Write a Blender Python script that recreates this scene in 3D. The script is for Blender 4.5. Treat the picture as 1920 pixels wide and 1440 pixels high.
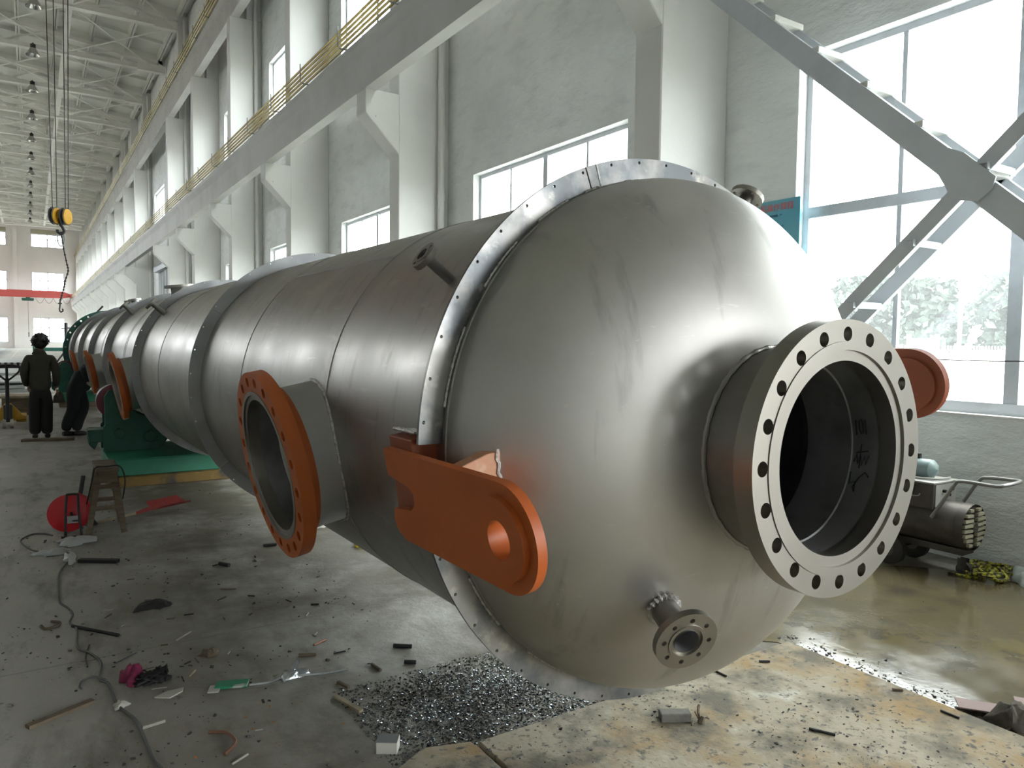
import bpy, math, random
from mathutils import Vector, Matrix
random.seed(7)
for o in list(bpy.data.objects):
    bpy.data.objects.remove(o, do_unlink=True)
scene = bpy.context.scene
COL = scene.collection
PI = math.pi

# ------------------------------------------------------------------ camera
F_PX = 1401.35
YAW, PITCH, ROLL = math.radians(32.71745), math.radians(-3.28289), math.radians(0.65425)
cam_d = bpy.data.cameras.new('camera')
cam_d.sensor_width = 36.0
cam_d.lens = F_PX / 1920.0 * 36.0
cam_d.clip_start = 0.05
cam_d.clip_end = 600
cam = bpy.data.objects.new('camera', cam_d)
COL.objects.link(cam)
_f = Vector((math.sin(YAW) * math.cos(PITCH), math.cos(YAW) * math.cos(PITCH), math.sin(PITCH)))
_r = Vector((math.cos(YAW), -math.sin(YAW), 0))
_u = _r.cross(_f)
_r2 = math.cos(ROLL) * _r + math.sin(ROLL) * _u
_u2 = -math.sin(ROLL) * _r + math.cos(ROLL) * _u
_m = Matrix((_r2, _u2, -_f)).transposed().to_4x4()
_m.translation = Vector((0, 0, 1.66))
cam.matrix_world = _m
scene.camera = cam

# ------------------------------------------------------------------ view, sky, daylight portals
vs = scene.view_settings
scene.display_settings.display_device = 'sRGB'
vs.view_transform = 'Standard'
vs.look = 'None'
vs.gamma = 1.0
vs.use_curve_mapping = False
vs.exposure = 0.95
SKY = 9.0
world = bpy.data.worlds.new('overcast_sky')
scene.world = world
world.use_nodes = True
wn = world.node_tree.nodes
wl = world.node_tree.links
wn.clear()
w_out = wn.new('ShaderNodeOutputWorld')
w_bg = wn.new('ShaderNodeBackground')
w_tc = wn.new('ShaderNodeTexCoord')
w_sep = wn.new('ShaderNodeSeparateXYZ')
w_ramp = wn.new('ShaderNodeValToRGB')
w_ramp.color_ramp.elements[0].position = 0.0
w_ramp.color_ramp.elements[0].color = (0.90, 0.95, 1.0, 1)
w_ramp.color_ramp.elements[1].position = 0.6
w_ramp.color_ramp.elements[1].color = (1.0, 0.985, 0.945, 1)
wl.new(w_tc.outputs['Generated'], w_sep.inputs[0])
wl.new(w_sep.outputs['Z'], w_ramp.inputs[0])
wl.new(w_ramp.outputs[0], w_bg.inputs['Color'])
w_bg.inputs['Strength'].default_value = SKY
wl.new(w_bg.outputs[0], w_out.inputs['Surface'])

def portal(name, center, sx, sy, direction):
    d = bpy.data.lights.new(name, 'AREA')
    d.shape = 'RECTANGLE'
    d.size, d.size_y = sx, sy
    d.cycles.is_portal = True
    o = bpy.data.objects.new(name, d)
    COL.objects.link(o)
    o.location = center
    o.rotation_euler = Vector(direction).to_track_quat('-Z', 'Z').to_euler()
    return o
portal('daylight_lower_windows', (6.30, 21.8, 2.74), 42.4, 3.3, (-1, 0, 0))
portal('daylight_side_opening', (6.40, -7.7, 2.3), 9.0, 4.6, (-1, 0, 0))
portal('daylight_upper_windows', (6.30, 15.0, 8.7), 56.0, 2.3, (-1, 0, 0))
portal('daylight_far_lower_windows', (6.30, 79.5, 2.74), 73.0, 3.3, (-1, 0, 0))
portal('daylight_far_upper_windows', (6.30, 79.5, 8.7), 73.0, 2.3, (-1, 0, 0))
portal('daylight_left_upper', (-12.35, 70.0, 8.7), 92.0, 2.3, (1, 0, 0))

# ------------------------------------------------------------------ helpers
ORG = {}

class B:
    """Collects vertices and faces that become ONE mesh object."""
    def __init__(s):
        s.v = []; s.f = []; s.mi = []; s.cur = 0
    def vert(s, p):
        s.v.append(Vector(p)); return len(s.v) - 1
    def face(s, idx):
        s.f.append(tuple(idx)); s.mi.append(s.cur)
    def box(s, c, size, basis=None):
        c = Vector(c)
        bx = basis or (Vector((1, 0, 0)), Vector((0, 1, 0)), Vector((0, 0, 1)))
        h = [x / 2 for x in size]
        ids = []
        for sx in (-1, 1):
            for sy in (-1, 1):
                for sz in (-1, 1):
                    ids.append(s.vert(c + bx[0] * (h[0] * sx) + bx[1] * (h[1] * sy) + bx[2] * (h[2] * sz)))
        for q in ((0, 1, 3, 2), (4, 6, 7, 5), (0, 4, 5, 1), (2, 3, 7, 6), (0, 2, 6, 4), (1, 5, 7, 3)):
            s.face([ids[k] for k in q])
        return s
    def bb(s, x0, x1, y0, y1, z0, z1):
        return s.box(((x0 + x1) / 2, (y0 + y1) / 2, (z0 + z1) / 2), (abs(x1 - x0), abs(y1 - y0), abs(z1 - z0)))
    def prism(s, poly, vec):
        vec = Vector(vec)
        a = [s.vert(p) for p in poly]
        b = [s.vert(Vector(p) + vec) for p in poly]
        s.face(a[::-1]); s.face(b)
        n = len(a)
        for k in range(n):
            s.face((a[k], a[(k + 1) % n], b[(k + 1) % n], b[k]))
        return s
    def bar(s, p0, p1, w, h, up=(0, 0, 1)):
        p0, p1 = Vector(p0), Vector(p1)
        d = (p1 - p0)
        L = d.length
        d.normalize()
        up = Vector(up)
        side = d.cross(up)
        if side.length < 1e-4:
            side = d.cross(Vector((1, 0, 0)))
        side.normalize()
        u = side.cross(d).normalized()
        return s.box((p0 + p1) / 2, (L, w, h), (d, side, u))
    def tube(s, pts, r, n=8, caps=True, closed=False):
        pts = [Vector(p) for p in pts]
        m = len(pts)
        rr = r if isinstance(r, (list, tuple)) else [r] * m
        prev = None
        rings = []
        for k in range(m):
            if closed:
                t = pts[(k + 1) % m] - pts[k - 1]
            else:
                t = pts[min(k + 1, m - 1)] - pts[max(k - 1, 0)]
            t.normalize()
            if prev is None:
                a = t.cross(Vector((0, 0, 1)))
                if a.length < 0.05:
                    a = t.cross(Vector((1, 0, 0)))
            else:
                a = prev - t * prev.dot(t)
            a.normalize(); prev = a
            b = t.cross(a)
            rings.append([s.vert(pts[k] + (a * math.cos(2 * PI * q / n) + b * math.sin(2 * PI * q / n)) * rr[k]) for q in range(n)])
        for k in range(m if closed else m - 1):
            A, Bq = rings[k], rings[(k + 1) % m]
            for q in range(n):
                s.face((A[q], A[(q + 1) % n], Bq[(q + 1) % n], Bq[q]))
        if caps and not closed:
            s.face(rings[0][::-1]); s.face(rings[-1])
        return s
    def lathe(s, prof, o, ax, n=64, a0=0.0, a1=2 * PI, ref=None, caps=False):
        """prof: list of (distance along ax, radius)."""
        o, ax = Vector(o), Vector(ax).normalized()
        e = Vector(ref) if ref is not None else (ax.cross(Vector((0, 0, 1))) if abs(ax.z) < 0.95 else ax.cross(Vector((1, 0, 0))))
        e = (e - ax * e.dot(ax)).normalized()
        g = ax.cross(e)
        full = abs(a1 - a0 - 2 * PI) < 1e-6
        cnt = n if full else n + 1
        rings = []
        for (t, r) in prof:
            rings.append([s.vert(o + ax * t + (e * math.cos(a0 + (a1 - a0) * q / n) + g * math.sin(a0 + (a1 - a0) * q / n)) * r) for q in range(cnt)])
        for A, Bq in zip(rings, rings[1:]):
            for q in range(n):
                q2 = (q + 1) % cnt
                s.face((A[q], A[q2], Bq[q2], Bq[q]))
        if caps:
            s.face(rings[0][::-1]); s.face(rings[-1])
        return s
    def cyl(s, p0, p1, r, n=24):
        p0, p1 = Vector(p0), Vector(p1)
        L = (p1 - p0).length
        return s.lathe([(0, r), (L, r)], p0, p1 - p0, n, caps=True)
    def ball(s, c, r, n=12, m=8, scale=(1, 1, 1)):
        c = Vector(c)
        rings = []
        for k in range(1, m):
            a = PI * k / m
            rings.append([s.vert(c + Vector((math.sin(a) * math.cos(2 * PI * q / n) * r * scale[0], math.sin(a) * math.sin(2 * PI * q / n) * r * scale[1], math.cos(a) * r * scale[2]))) for q in range(n)])
        t = s.vert(c + Vector((0, 0, r * scale[2]))); b = s.vert(c - Vector((0, 0, r * scale[2])))
        for q in range(n):
            s.face((t, rings[0][q], rings[0][(q + 1) % n]))
            s.face((b, rings[-1][(q + 1) % n], rings[-1][q]))
        for A, Bq in zip(rings, rings[1:]):
            for q in range(n):
                s.face((A[q], Bq[q], Bq[(q + 1) % n], A[(q + 1) % n]))
        return s
    def holed_ring(s, o, ax, ref, r0, r1, t, N, rbc, rh, a0=0.0, span=2 * PI, M=32):
        """flat annulus with N real through holes; front face at o, back face at o - ax*t."""
        o, ax = Vector(o), Vector(ax).normalized()
        e = Vector(ref); e = (e - ax * e.dot(ax)).normalized()
        g = ax.cross(e)
        def P(rad, th, d):
            return o - ax * d + (e * math.cos(th) + g * math.sin(th)) * rad
        half = span / N / 2
        q4 = M // 4
        edge = []
        for side in range(4):
            for k in range(q4):
                x = -1 + 2 * k / q4
                edge.append(((x, -1), (1, x), (-x, 1), (-1, -x))[side])
        for i in range(N):
            thc = a0 + span * (i + 0.5) / N
            hc = (rbc * math.cos(thc), rbc * math.sin(thc))
            hcP = o + e * hc[0] + g * hc[1]
            lo, ho = [], []
            for (x, y) in edge:
                rad = (r0 + r1) / 2 + y * (r1 - r0) / 2
                th = thc + x * half
                p2 = (rad * math.cos(th), rad * math.sin(th))
                dx, dy = p2[0] - hc[0], p2[1] - hc[1]
                L = math.hypot(dx, dy)
                lo.append((rad, th))
                ho.append((dx / L * rh, dy / L * rh))
            fo = [s.vert(P(r_, t_, 0)) for r_, t_ in lo]
            fh = [s.vert(hcP + e * a + g * b) for a, b in ho]
            bo = [s.vert(P(r_, t_, t)) for r_, t_ in lo]
            bh = [s.vert(hcP + e * a + g * b - ax * t) for a, b in ho]
            for k in range(M):
                k2 = (k + 1) % M
                s.face((fo[k], fo[k2], fh[k2], fh[k]))
                s.face((bo[k2], bo[k], bh[k], bh[k2]))
                s.face((fh[k], fh[k2], bh[k2], bh[k]))
        ns = N * q4
        s.lathe([(0, r1), (-t, r1)], o, ax, ns, a0, a0 + span, ref)
        s.lathe([(-t, r0), (0, r0)], o, ax, ns, a0, a0 + span, ref)
        if span < 2 * PI - 1e-6:
            for th in (a0, a0 + span):
                s.face([s.vert(P(r0, th, 0)), s.vert(P(r1, th, 0)), s.vert(P(r1, th, t)), s.vert(P(r0, th, t))])
        return s

def link(name, data):
    o = bpy.data.objects.new(name, data)
    COL.objects.link(o)
    return o

def tag(o, label=None, cat=None, group=None, kind=None):
    if label: o['label'] = label
    if cat: o['category'] = cat
    if group: o['group'] = group
    if kind: o['kind'] = kind
    return o

def root(name, loc, label, cat, group=None, kind=None):
    o = link(name, None)
    o.empty_display_size = 0.1
    o.location = loc
    ORG[o.name] = Vector(loc)
    return tag(o, label, cat, group, kind)

def obj(name, b, mat, parent=None, smooth=True, bevel=0.0, angle=35, label=None, seg=2):
    me = bpy.data.meshes.new(name)
    vs_ = b.v
    if parent is not None:
        org = ORG[parent.name]
    else:
        xs = [p.x for p in vs_]; ys = [p.y for p in vs_]; zs = [p.z for p in vs_]
        org = Vector(((min(xs) + max(xs)) / 2, (min(ys) + max(ys)) / 2, min(zs)))
    me.from_pydata([tuple(p - org) for p in vs_], [], b.f)
    mats = mat if isinstance(mat, (list, tuple)) else [mat]
    for m in mats:
        me.materials.append(m)
    if len(mats) > 1:
        me.polygons.foreach_set('material_index', b.mi)
    me.update()
    import bmesh
    bm = bmesh.new(); bm.from_mesh(me)
    if smooth:
        bmesh.ops.remove_doubles(bm, verts=bm.verts, dist=1e-5)
    bmesh.ops.recalc_face_normals(bm, faces=bm.faces)
    bm.to_mesh(me); bm.free()
    if smooth:
        me.polygons.foreach_set('use_smooth', [True] * len(me.polygons))
        me.set_sharp_from_angle(angle=math.radians(angle))
    o = link(name, me)
    if parent is not None:
        o.parent = parent
    else:
        o.location = org
    ORG[o.name] = org
    if bevel:
        md = o.modifiers.new('bevel', 'BEVEL')
        md.width = bevel; md.segments = seg; md.limit_method = 'ANGLE'; md.angle_limit = math.radians(40)
    if label: o['label'] = label
    return o

def struct(name, b, mat, **k):
    return tag(obj(name, b, mat, **k), kind='structure')

def single(name, b, mat, label, cat, group=None, kind=None, **k):
    return tag(obj(name, b, mat, **k), label, cat, group, kind)

def copy_tree(o, off, parent=None):
    c = o.copy(); COL.objects.link(c)
    if parent is None:
        c.location = Vector(o.location) + Vector(off)
        ORG[c.name] = ORG[o.name] + Vector(off)
    else:
        c.parent = parent
        ORG[c.name] = ORG[parent.name]
    for ch in [x for x in bpy.data.objects if x.parent == o]:
        copy_tree(ch, off, c)
    return c

def smoothpath(pts, n=6):
    """Catmull-Rom through the points."""
    P = [Vector(p) for p in pts]
    out = []
    for i in range(len(P) - 1):
        p0, p1, p2, p3 = P[max(i - 1, 0)], P[i], P[i + 1], P[min(i + 2, len(P) - 1)]
        for k in range(n):
            t = k / n
            out.append(0.5 * ((2 * p1) + (p2 - p0) * t + (2 * p0 - 5 * p1 + 4 * p2 - p3) * t * t + (3 * p1 - p0 - 3 * p2 + p3) * t ** 3))
    out.append(P[-1])
    return out

# ------------------------------------------------------------------ materials
def mat(name, base, rough=0.6, metal=0.0, var=(), bump=None, rvar=None, stretch=None, coat=0.0, spec=0.5):
    """var: list of (noise scale, colour, low, high, detail[, stretch]) blended over the base where the noise lies between low and high."""
    m = bpy.data.materials.new(name)
    m.use_nodes = True
    nt = m.node_tree
    N, L = nt.nodes, nt.links
    bs = N['Principled BSDF']
    bs.inputs['Base Color'].default_value = (*base, 1)
    bs.inputs['Roughness'].default_value = rough
    bs.inputs['Metallic'].default_value = metal
    bs.inputs['Specular IOR Level'].default_value = spec
    if coat: bs.inputs['Coat Weight'].default_value = coat
    tc = N.new('ShaderNodeTexCoord')
    def noise(scale, detail=5, st=None, rough_=0.6, off=0.0):
        mp = N.new('ShaderNodeMapping')
        st = st or stretch or (1, 1, 1)
        mp.inputs['Scale'].default_value = st
        mp.inputs['Location'].default_value = (off, off * 0.7, off * 1.3)
        L.new(tc.outputs['Object'], mp.inputs['Vector'])
        nz = N.new('ShaderNodeTexNoise')
        nz.inputs['Scale'].default_value = scale
        nz.inputs['Detail'].default_value = detail
        nz.inputs['Roughness'].default_value = rough_
        L.new(mp.outputs[0], nz.inputs['Vector'])
        return nz.outputs['Fac']
    colour = None
    for i, v in enumerate(var):
        sc, c2, lo, hi = v[:4]
        det = v[4] if len(v) > 4 else 5
        st = v[5] if len(v) > 5 else None
        mr = N.new('ShaderNodeMapRange')
        mr.inputs['From Min'].default_value = lo
        mr.inputs['From Max'].default_value = hi
        L.new(noise(sc, det, st, off=3.1 * i), mr.inputs['Value'])
        mx = N.new('ShaderNodeMix'); mx.data_type = 'RGBA'
        L.new(mr.outputs[0], mx.inputs['Factor'])
        if colour is None:
            mx.inputs['A'].default_value = (*base, 1)
        else:
            L.new(colour, mx.inputs['A'])
        mx.inputs['B'].default_value = (*c2, 1)
        colour = mx.outputs['Result']
    if colour is not None:
        L.new(colour, bs.inputs['Base Color'])
    if rvar:
        sc, lo, hi = rvar[:3]
        mr = N.new('ShaderNodeMapRange')
        mr.inputs['From Min'].default_value = 0.3
        mr.inputs['From Max'].default_value = 0.7
        mr.inputs['To Min'].default_value = lo
        mr.inputs['To Max'].default_value = hi
        L.new(noise(sc, 4, rvar[3] if len(rvar) > 3 else None, off=7.7), mr.inputs['Value'])
        L.new(mr.outputs[0], bs.inputs['Roughness'])
    if bump:
        bp = N.new('ShaderNodeBump')
        bp.inputs['Strength'].default_value = bump[1]
        bp.inputs['Distance'].default_value = bump[2] if len(bump) > 2 else 0.02
        L.new(noise(bump[0], 6, bump[3] if len(bump) > 3 else None, off=1.9), bp.inputs['Height'])
        L.new(bp.outputs[0], bs.inputs['Normal'])
    m['n'] = 1
    return m

M = {}
M['plaster'] = mat('white_plaster', (0.84, 0.86, 0.85), 0.9, var=[(0.5, (0.66, 0.68, 0.68), 0.45, 0.8, 6), (3.0, (0.70, 0.72, 0.72), 0.5, 0.75, 8, (1, 0.6, 1.6))], bump=(2.6, 0.5, 0.12, (1, 0.7, 1.5)))
M['paint'] = mat('white_wash_concrete', (0.74, 0.74, 0.71), 0.85, var=[(0.8, (0.66, 0.66, 0.63), 0.5, 0.8, 6), (9, (0.25, 0.25, 0.24), 0.76, 0.8, 2)], bump=(9, 0.15, 0.02))
M['leftwall'] = mat('low_bounce_left_wall', (0.42, 0.42, 0.40), 0.9, var=[(0.4, (0.32, 0.32, 0.30), 0.4, 0.7, 5)])  # unseen wall, colour darkened to cut bounce light on left-facing sides
M['primerpatch'] = mat('tan_primer_patch', (0.50, 0.25, 0.14), 0.55, var=[(20, (0.58, 0.36, 0.24), 0.5, 0.7, 4)])
M['beam'] = mat('grey_white_beam', (0.60, 0.60, 0.58), 0.85, var=[(0.7, (0.48, 0.48, 0.46), 0.45, 0.8, 6)], bump=(6, 0.2, 0.02))
M['roof'] = mat('whitewashed_roof_slab', (0.80, 0.80, 0.75), 0.9, var=[(0.35, (0.66, 0.66, 0.61), 0.4, 0.75, 6)])
M['truss'] = mat('white_painted_truss', (0.84, 0.83, 0.78), 0.7, var=[(1.2, (0.72, 0.71, 0.66), 0.5, 0.8, 5)])
M['farwall'] = mat('far_wall_plaster', (0.74, 0.72, 0.69), 0.9, var=[(0.2, (0.62, 0.60, 0.58), 0.4, 0.8, 5)])
M['winframe'] = mat('grey_window_frame', (0.55, 0.58, 0.62), 0.45, var=[(6, (0.45, 0.47, 0.5), 0.5, 0.8, 4)])
M['steel'] = mat('brushed_stainless', (0.42, 0.41, 0.385), 0.38, 1.0,
    var=[(1.3, (0.35, 0.34, 0.315), 0.4, 0.7, 6), (5.0, (0.30, 0.285, 0.255), 0.55, 0.75, 8, (1, 3, 1)), (26, (0.48, 0.47, 0.45), 0.6, 0.75, 4, (1, 0.15, 1))],
    rvar=(2.5, 0.31, 0.47), bump=(60, 0.03, 0.003, (1, 0.2, 1)))
M['dome'] = mat('polished_dome_plate', (0.53, 0.52, 0.49), 0.44, 1.0,
    var=[(1.6, (0.44, 0.43, 0.40), 0.42, 0.72, 6), (3.2, (0.28, 0.27, 0.245), 0.60, 0.78, 9, (2.2, 1, 0.35)), (40, (0.58, 0.57, 0.54), 0.68, 0.76, 3, (0.2, 1, 1.5))],
    rvar=(2.2, 0.42, 0.52), bump=(50, 0.03, 0.003))
M['ring'] = mat('ground_ring_plate', (0.30, 0.295, 0.28), 0.45, 1.0,
    var=[(3.5, (0.15, 0.16, 0.165), 0.44, 0.58, 6), (11, (0.46, 0.44, 0.39), 0.60, 0.74, 6)], rvar=(5, 0.34, 0.55), bump=(70, 0.06, 0.003))
M['greyring'] = mat('dull_ring_plate', (0.34, 0.345, 0.345), 0.5, 0.9, var=[(3.0, (0.26, 0.265, 0.27), 0.45, 0.7, 6)], rvar=(4, 0.38, 0.6))
M['bead'] = mat('weld_bead', (0.66, 0.65, 0.62), 0.32, 1.0, var=[(60, (0.4, 0.4, 0.38), 0.45, 0.65, 3)], bump=(120, 0.6, 0.01))
M['seam'] = mat('weld_seam', (0.40, 0.395, 0.375), 0.38, 1.0, bump=(150, 0.4, 0.006))
M['flange'] = mat('machined_flange', (0.35, 0.335, 0.30), 0.42, 1.0, var=[(2, (0.31, 0.295, 0.26), 0.4, 0.7, 3)], rvar=(2, 0.40, 0.46))
M['neck'] = mat('dark_stainless_neck', (0.30, 0.29, 0.27), 0.42, 1.0, var=[(4, (0.22, 0.215, 0.20), 0.45, 0.7, 6)], rvar=(5, 0.34, 0.5))
M['pipegrey'] = mat('grey_nozzle_pipe', (0.42, 0.42, 0.41), 0.45, 0.9, var=[(5, (0.27, 0.23, 0.15), 0.62, 0.75, 6)], rvar=(6, 0.36, 0.55))
M['inner'] = mat('dark_bore', (0.27, 0.275, 0.275), 0.5, 0.6, var=[(5, (0.17, 0.17, 0.17), 0.45, 0.7, 6)])
M['orange'] = mat('orange_primer', (0.46, 0.100, 0.014), 0.5, var=[(4, (0.38, 0.078, 0.012), 0.45, 0.75, 6), (30, (0.56, 0.18, 0.04), 0.7, 0.78, 4)], bump=(40, 0.05, 0.004))
M['redprimer'] = mat('red_brown_primer', (0.30, 0.075, 0.03), 0.55, var=[(4, (0.24, 0.06, 0.025), 0.45, 0.7, 6), (22, (0.42, 0.13, 0.04), 0.68, 0.78, 4)], bump=(40, 0.05, 0.004))
M['orangecap'] = mat('bare_flange_patch', (0.62, 0.55, 0.46), 0.4, 0.6)
M['green'] = mat('green_machine_paint', (0.03, 0.245, 0.15), 0.42, var=[(3, (0.025, 0.19, 0.12), 0.45, 0.7, 6), (18, (0.06, 0.14, 0.10), 0.7, 0.8, 5)])
M['dkgreen'] = mat('dark_green_paint', (0.015, 0.105, 0.075), 0.45, var=[(4, (0.012, 0.08, 0.06), 0.45, 0.7, 6)])
M['tire'] = mat('dark_red_polyurethane', (0.13, 0.012, 0.03), 0.4)
M['iron'] = mat('black_iron', (0.03, 0.03, 0.032), 0.5, 0.3)
M['black'] = mat('black_mark', (0.012, 0.012, 0.014), 0.7)
M['wood'] = mat('old_wood', (0.16, 0.125, 0.085), 0.85, var=[(6, (0.09, 0.07, 0.045), 0.4, 0.7, 6, (1, 1, 6))])
M['lightwood'] = mat('pale_wood', (0.36, 0.31, 0.22), 0.85, var=[(8, (0.22, 0.18, 0.12), 0.4, 0.7, 6)])
M['timber'] = mat('yellow_stained_timber', (0.24, 0.15, 0.045), 0.8, var=[(2.2, (0.05, 0.055, 0.06), 0.5, 0.6, 6), (9, (0.32, 0.22, 0.09), 0.6, 0.75, 6)])
M['red'] = mat('bright_red_plastic', (0.50, 0.012, 0.02), 0.35)
M['dullred'] = mat('worn_red_paint', (0.34, 0.05, 0.045), 0.6, var=[(9, (0.2, 0.04, 0.035), 0.5, 0.7, 5)])
M['yellow'] = mat('yellow_paint', (0.55, 0.30, 0.02), 0.5, var=[(6, (0.4, 0.2, 0.015), 0.5, 0.75, 5)])
M['brightyellow'] = mat('bright_yellow', (0.75, 0.60, 0.03), 0.5)
M['brass'] = mat('brass_conductor', (0.42, 0.34, 0.13), 0.35, 0.85, var=[(1.2, (0.28, 0.22, 0.08), 0.45, 0.7, 4)])
M['chrome'] = mat('lamp_aluminium', (0.50, 0.50, 0.48), 0.25, 0.9)
M['cranered'] = mat('crane_red_paint', (0.52, 0.09, 0.075), 0.5)
M['stair'] = mat('pale_blue_grey_paint', (0.60, 0.64, 0.68), 0.5, var=[(2.5, (0.52, 0.56, 0.60), 0.45, 0.75, 5), (16, (0.16, 0.15, 0.15), 0.74, 0.8, 4)])
M['tread'] = mat('white_tread', (0.84, 0.84, 0.80), 0.7, var=[(8, (0.66, 0.66, 0.62), 0.5, 0.7, 5)])
M['signblue'] = mat('sign_blue', (0.10, 0.38, 0.52), 0.4, var=[(1.5, (0.17, 0.45, 0.52), 0.35, 0.7, 2)])
M['signred'] = mat('sign_red_ink', (0.72, 0.10, 0.10), 0.5)
M['signink'] = mat('sign_blue_ink', (0.03, 0.09, 0.22), 0.5)
M['rubber'] = mat('dark_rubber', (0.028, 0.026, 0.024), 0.7)
M['machine'] = mat('grimy_machine_steel', (0.085, 0.075, 0.065), 0.5, 0.35, var=[(5, (0.05, 0.042, 0.036), 0.45, 0.7, 6)])
M['machinelid'] = mat('dusty_lid', (0.33, 0.33, 0.31), 0.6, 0.2)
M['tubegrey'] = mat('painted_grey_tube', (0.26, 0.26, 0.26), 0.4, 0.5)
M['tank'] = mat('grey_green_enamel', (0.23, 0.31, 0.31), 0.4)
M['grille'] = mat('cream_louver', (0.40, 0.38, 0.28), 0.55)
M['rope'] = mat('yellow_black_rope', (0.38, 0.36, 0.03), 0.8, var=[(40, (0.03, 0.03, 0.02), 0.45, 0.55, 3)])
M['rag'] = mat('grey_white_cloth', (0.42, 0.46, 0.45), 0.9)
M['sack'] = mat('brown_sackcloth', (0.085, 0.075, 0.06), 0.95, var=[(20, (0.05, 0.045, 0.035), 0.45, 0.65, 4)])
M['pinkboard'] = mat('pinkish_board', (0.28, 0.20, 0.19), 0.8)
M['film'] = mat('clear_dusty_film', (0.42, 0.44, 0.44), 0.35)
M['foil'] = mat('silver_foil', (0.62, 0.66, 0.70), 0.25, 0.8)
M['magenta'] = mat('magenta_netting', (0.22, 0.02, 0.07), 0.7)
M['packetgreen'] = mat('green_packet', (0.02, 0.22, 0.11), 0.45, var=[(9, (0.4, 0.45, 0.42), 0.58, 0.62, 2)])
M['paper'] = mat('scrap_paper', (0.46, 0.45, 0.40), 0.9)
M['scrap'] = mat('dark_scrap', (0.022, 0.022, 0.022), 0.6, 0.3)
M['rustrod'] = mat('copper_coated_rod', (0.24, 0.12, 0.08), 0.5, 0.5)
M['stub'] = mat('electrode_stub', (0.33, 0.31, 0.26), 0.7)
M['brick'] = mat('grey_brick', (0.17, 0.165, 0.14), 0.9, var=[(14, (0.11, 0.105, 0.09), 0.45, 0.7, 5)], bump=(40, 0.3, 0.01))
M['cable'] = mat('grey_cable', (0.115, 0.12, 0.115), 0.6)
M['chip'] = mat('glittering_metal_chip', (0.30, 0.36, 0.38), 0.22, 1.0, var=[(3, (0.05, 0.055, 0.06), 0.38, 0.6, 4)])
M['grit'] = mat('dark_grit', (0.045, 0.045, 0.042), 0.6, 0.2)
M['fleck'] = mat('orange_paint_fleck', (0.45, 0.14, 0.02), 0.6)
M['jacket'] = mat('grey_work_jacket', (0.055, 0.052, 0.042), 0.9, var=[(7, (0.04, 0.038, 0.03), 0.4, 0.7, 5)])
M['trousers'] = mat('dark_work_trousers', (0.016, 0.017, 0.016), 0.9)
M['navy'] = mat('navy_overalls', (0.012, 0.016, 0.02), 0.9)
M['hair'] = mat('black_hair', (0.01, 0.009, 0.009), 0.5)
M['skin'] = mat('skin', (0.30, 0.17, 0.11), 0.55)
M['shoe'] = mat('black_shoe', (0.014, 0.013, 0.012), 0.5)
M['plate'] = mat('dusty_steel_plate', (0.33, 0.34, 0.32), 0.45, 0.5, var=[(1.5, (0.22, 0.22, 0.21), 0.45, 0.7, 5)])
M['doorgrey'] = mat('grey_blue_door', (0.36, 0.40, 0.40), 0.6)
M['fence'] = mat('white_fence', (0.8, 0.8, 0.8), 0.6)
M['gateblue'] = mat('blue_gate_panel', (0.10, 0.33, 0.62), 0.5)
M['leaf'] = mat('hazy_foliage', (0.055, 0.075, 0.06), 0.9, var=[(2, (0.03, 0.045, 0.035), 0.4, 0.6, 5)])
M['yard'] = mat('pale_yard', (0.30, 0.29, 0.26), 0.95, var=[(0.3, (0.18, 0.18, 0.15), 0.45, 0.7, 6)])
M['pole'] = mat('pale_concrete_pole', (0.6, 0.6, 0.6), 0.8)

def glass_mat():
    m = bpy.data.materials.new('dusty_window_glass'); m.use_nodes = True
    N, L = m.node_tree.nodes, m.node_tree.links
    N.clear()
    out = N.new('ShaderNodeOutputMaterial')
    tr = N.new('ShaderNodeBsdfTransparent'); tr.inputs[0].default_value = (0.95, 0.98, 0.98, 1)
    tl = N.new('ShaderNodeBsdfTranslucent'); tl.inputs[0].default_value = (0.85, 0.9, 0.92, 1)
    gl = N.new('ShaderNodeBsdfGlossy'); gl.inputs['Roughness'].default_value = 0.05
    mx = N.new('ShaderNodeMixShader'); mx.inputs[0].default_value = 0.035
    m2 = N.new('ShaderNodeMixShader'); m2.inputs[0].default_value = 0.05
    L.new(tr.outputs[0], mx.inputs[1]); L.new(tl.outputs[0], mx.inputs[2])
    L.new(mx.outputs[0], m2.inputs[1]); L.new(gl.outputs[0], m2.inputs[2])
    L.new(m2.outputs[0], out.inputs['Surface'])
    return m
M['glass'] = glass_mat()

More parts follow.
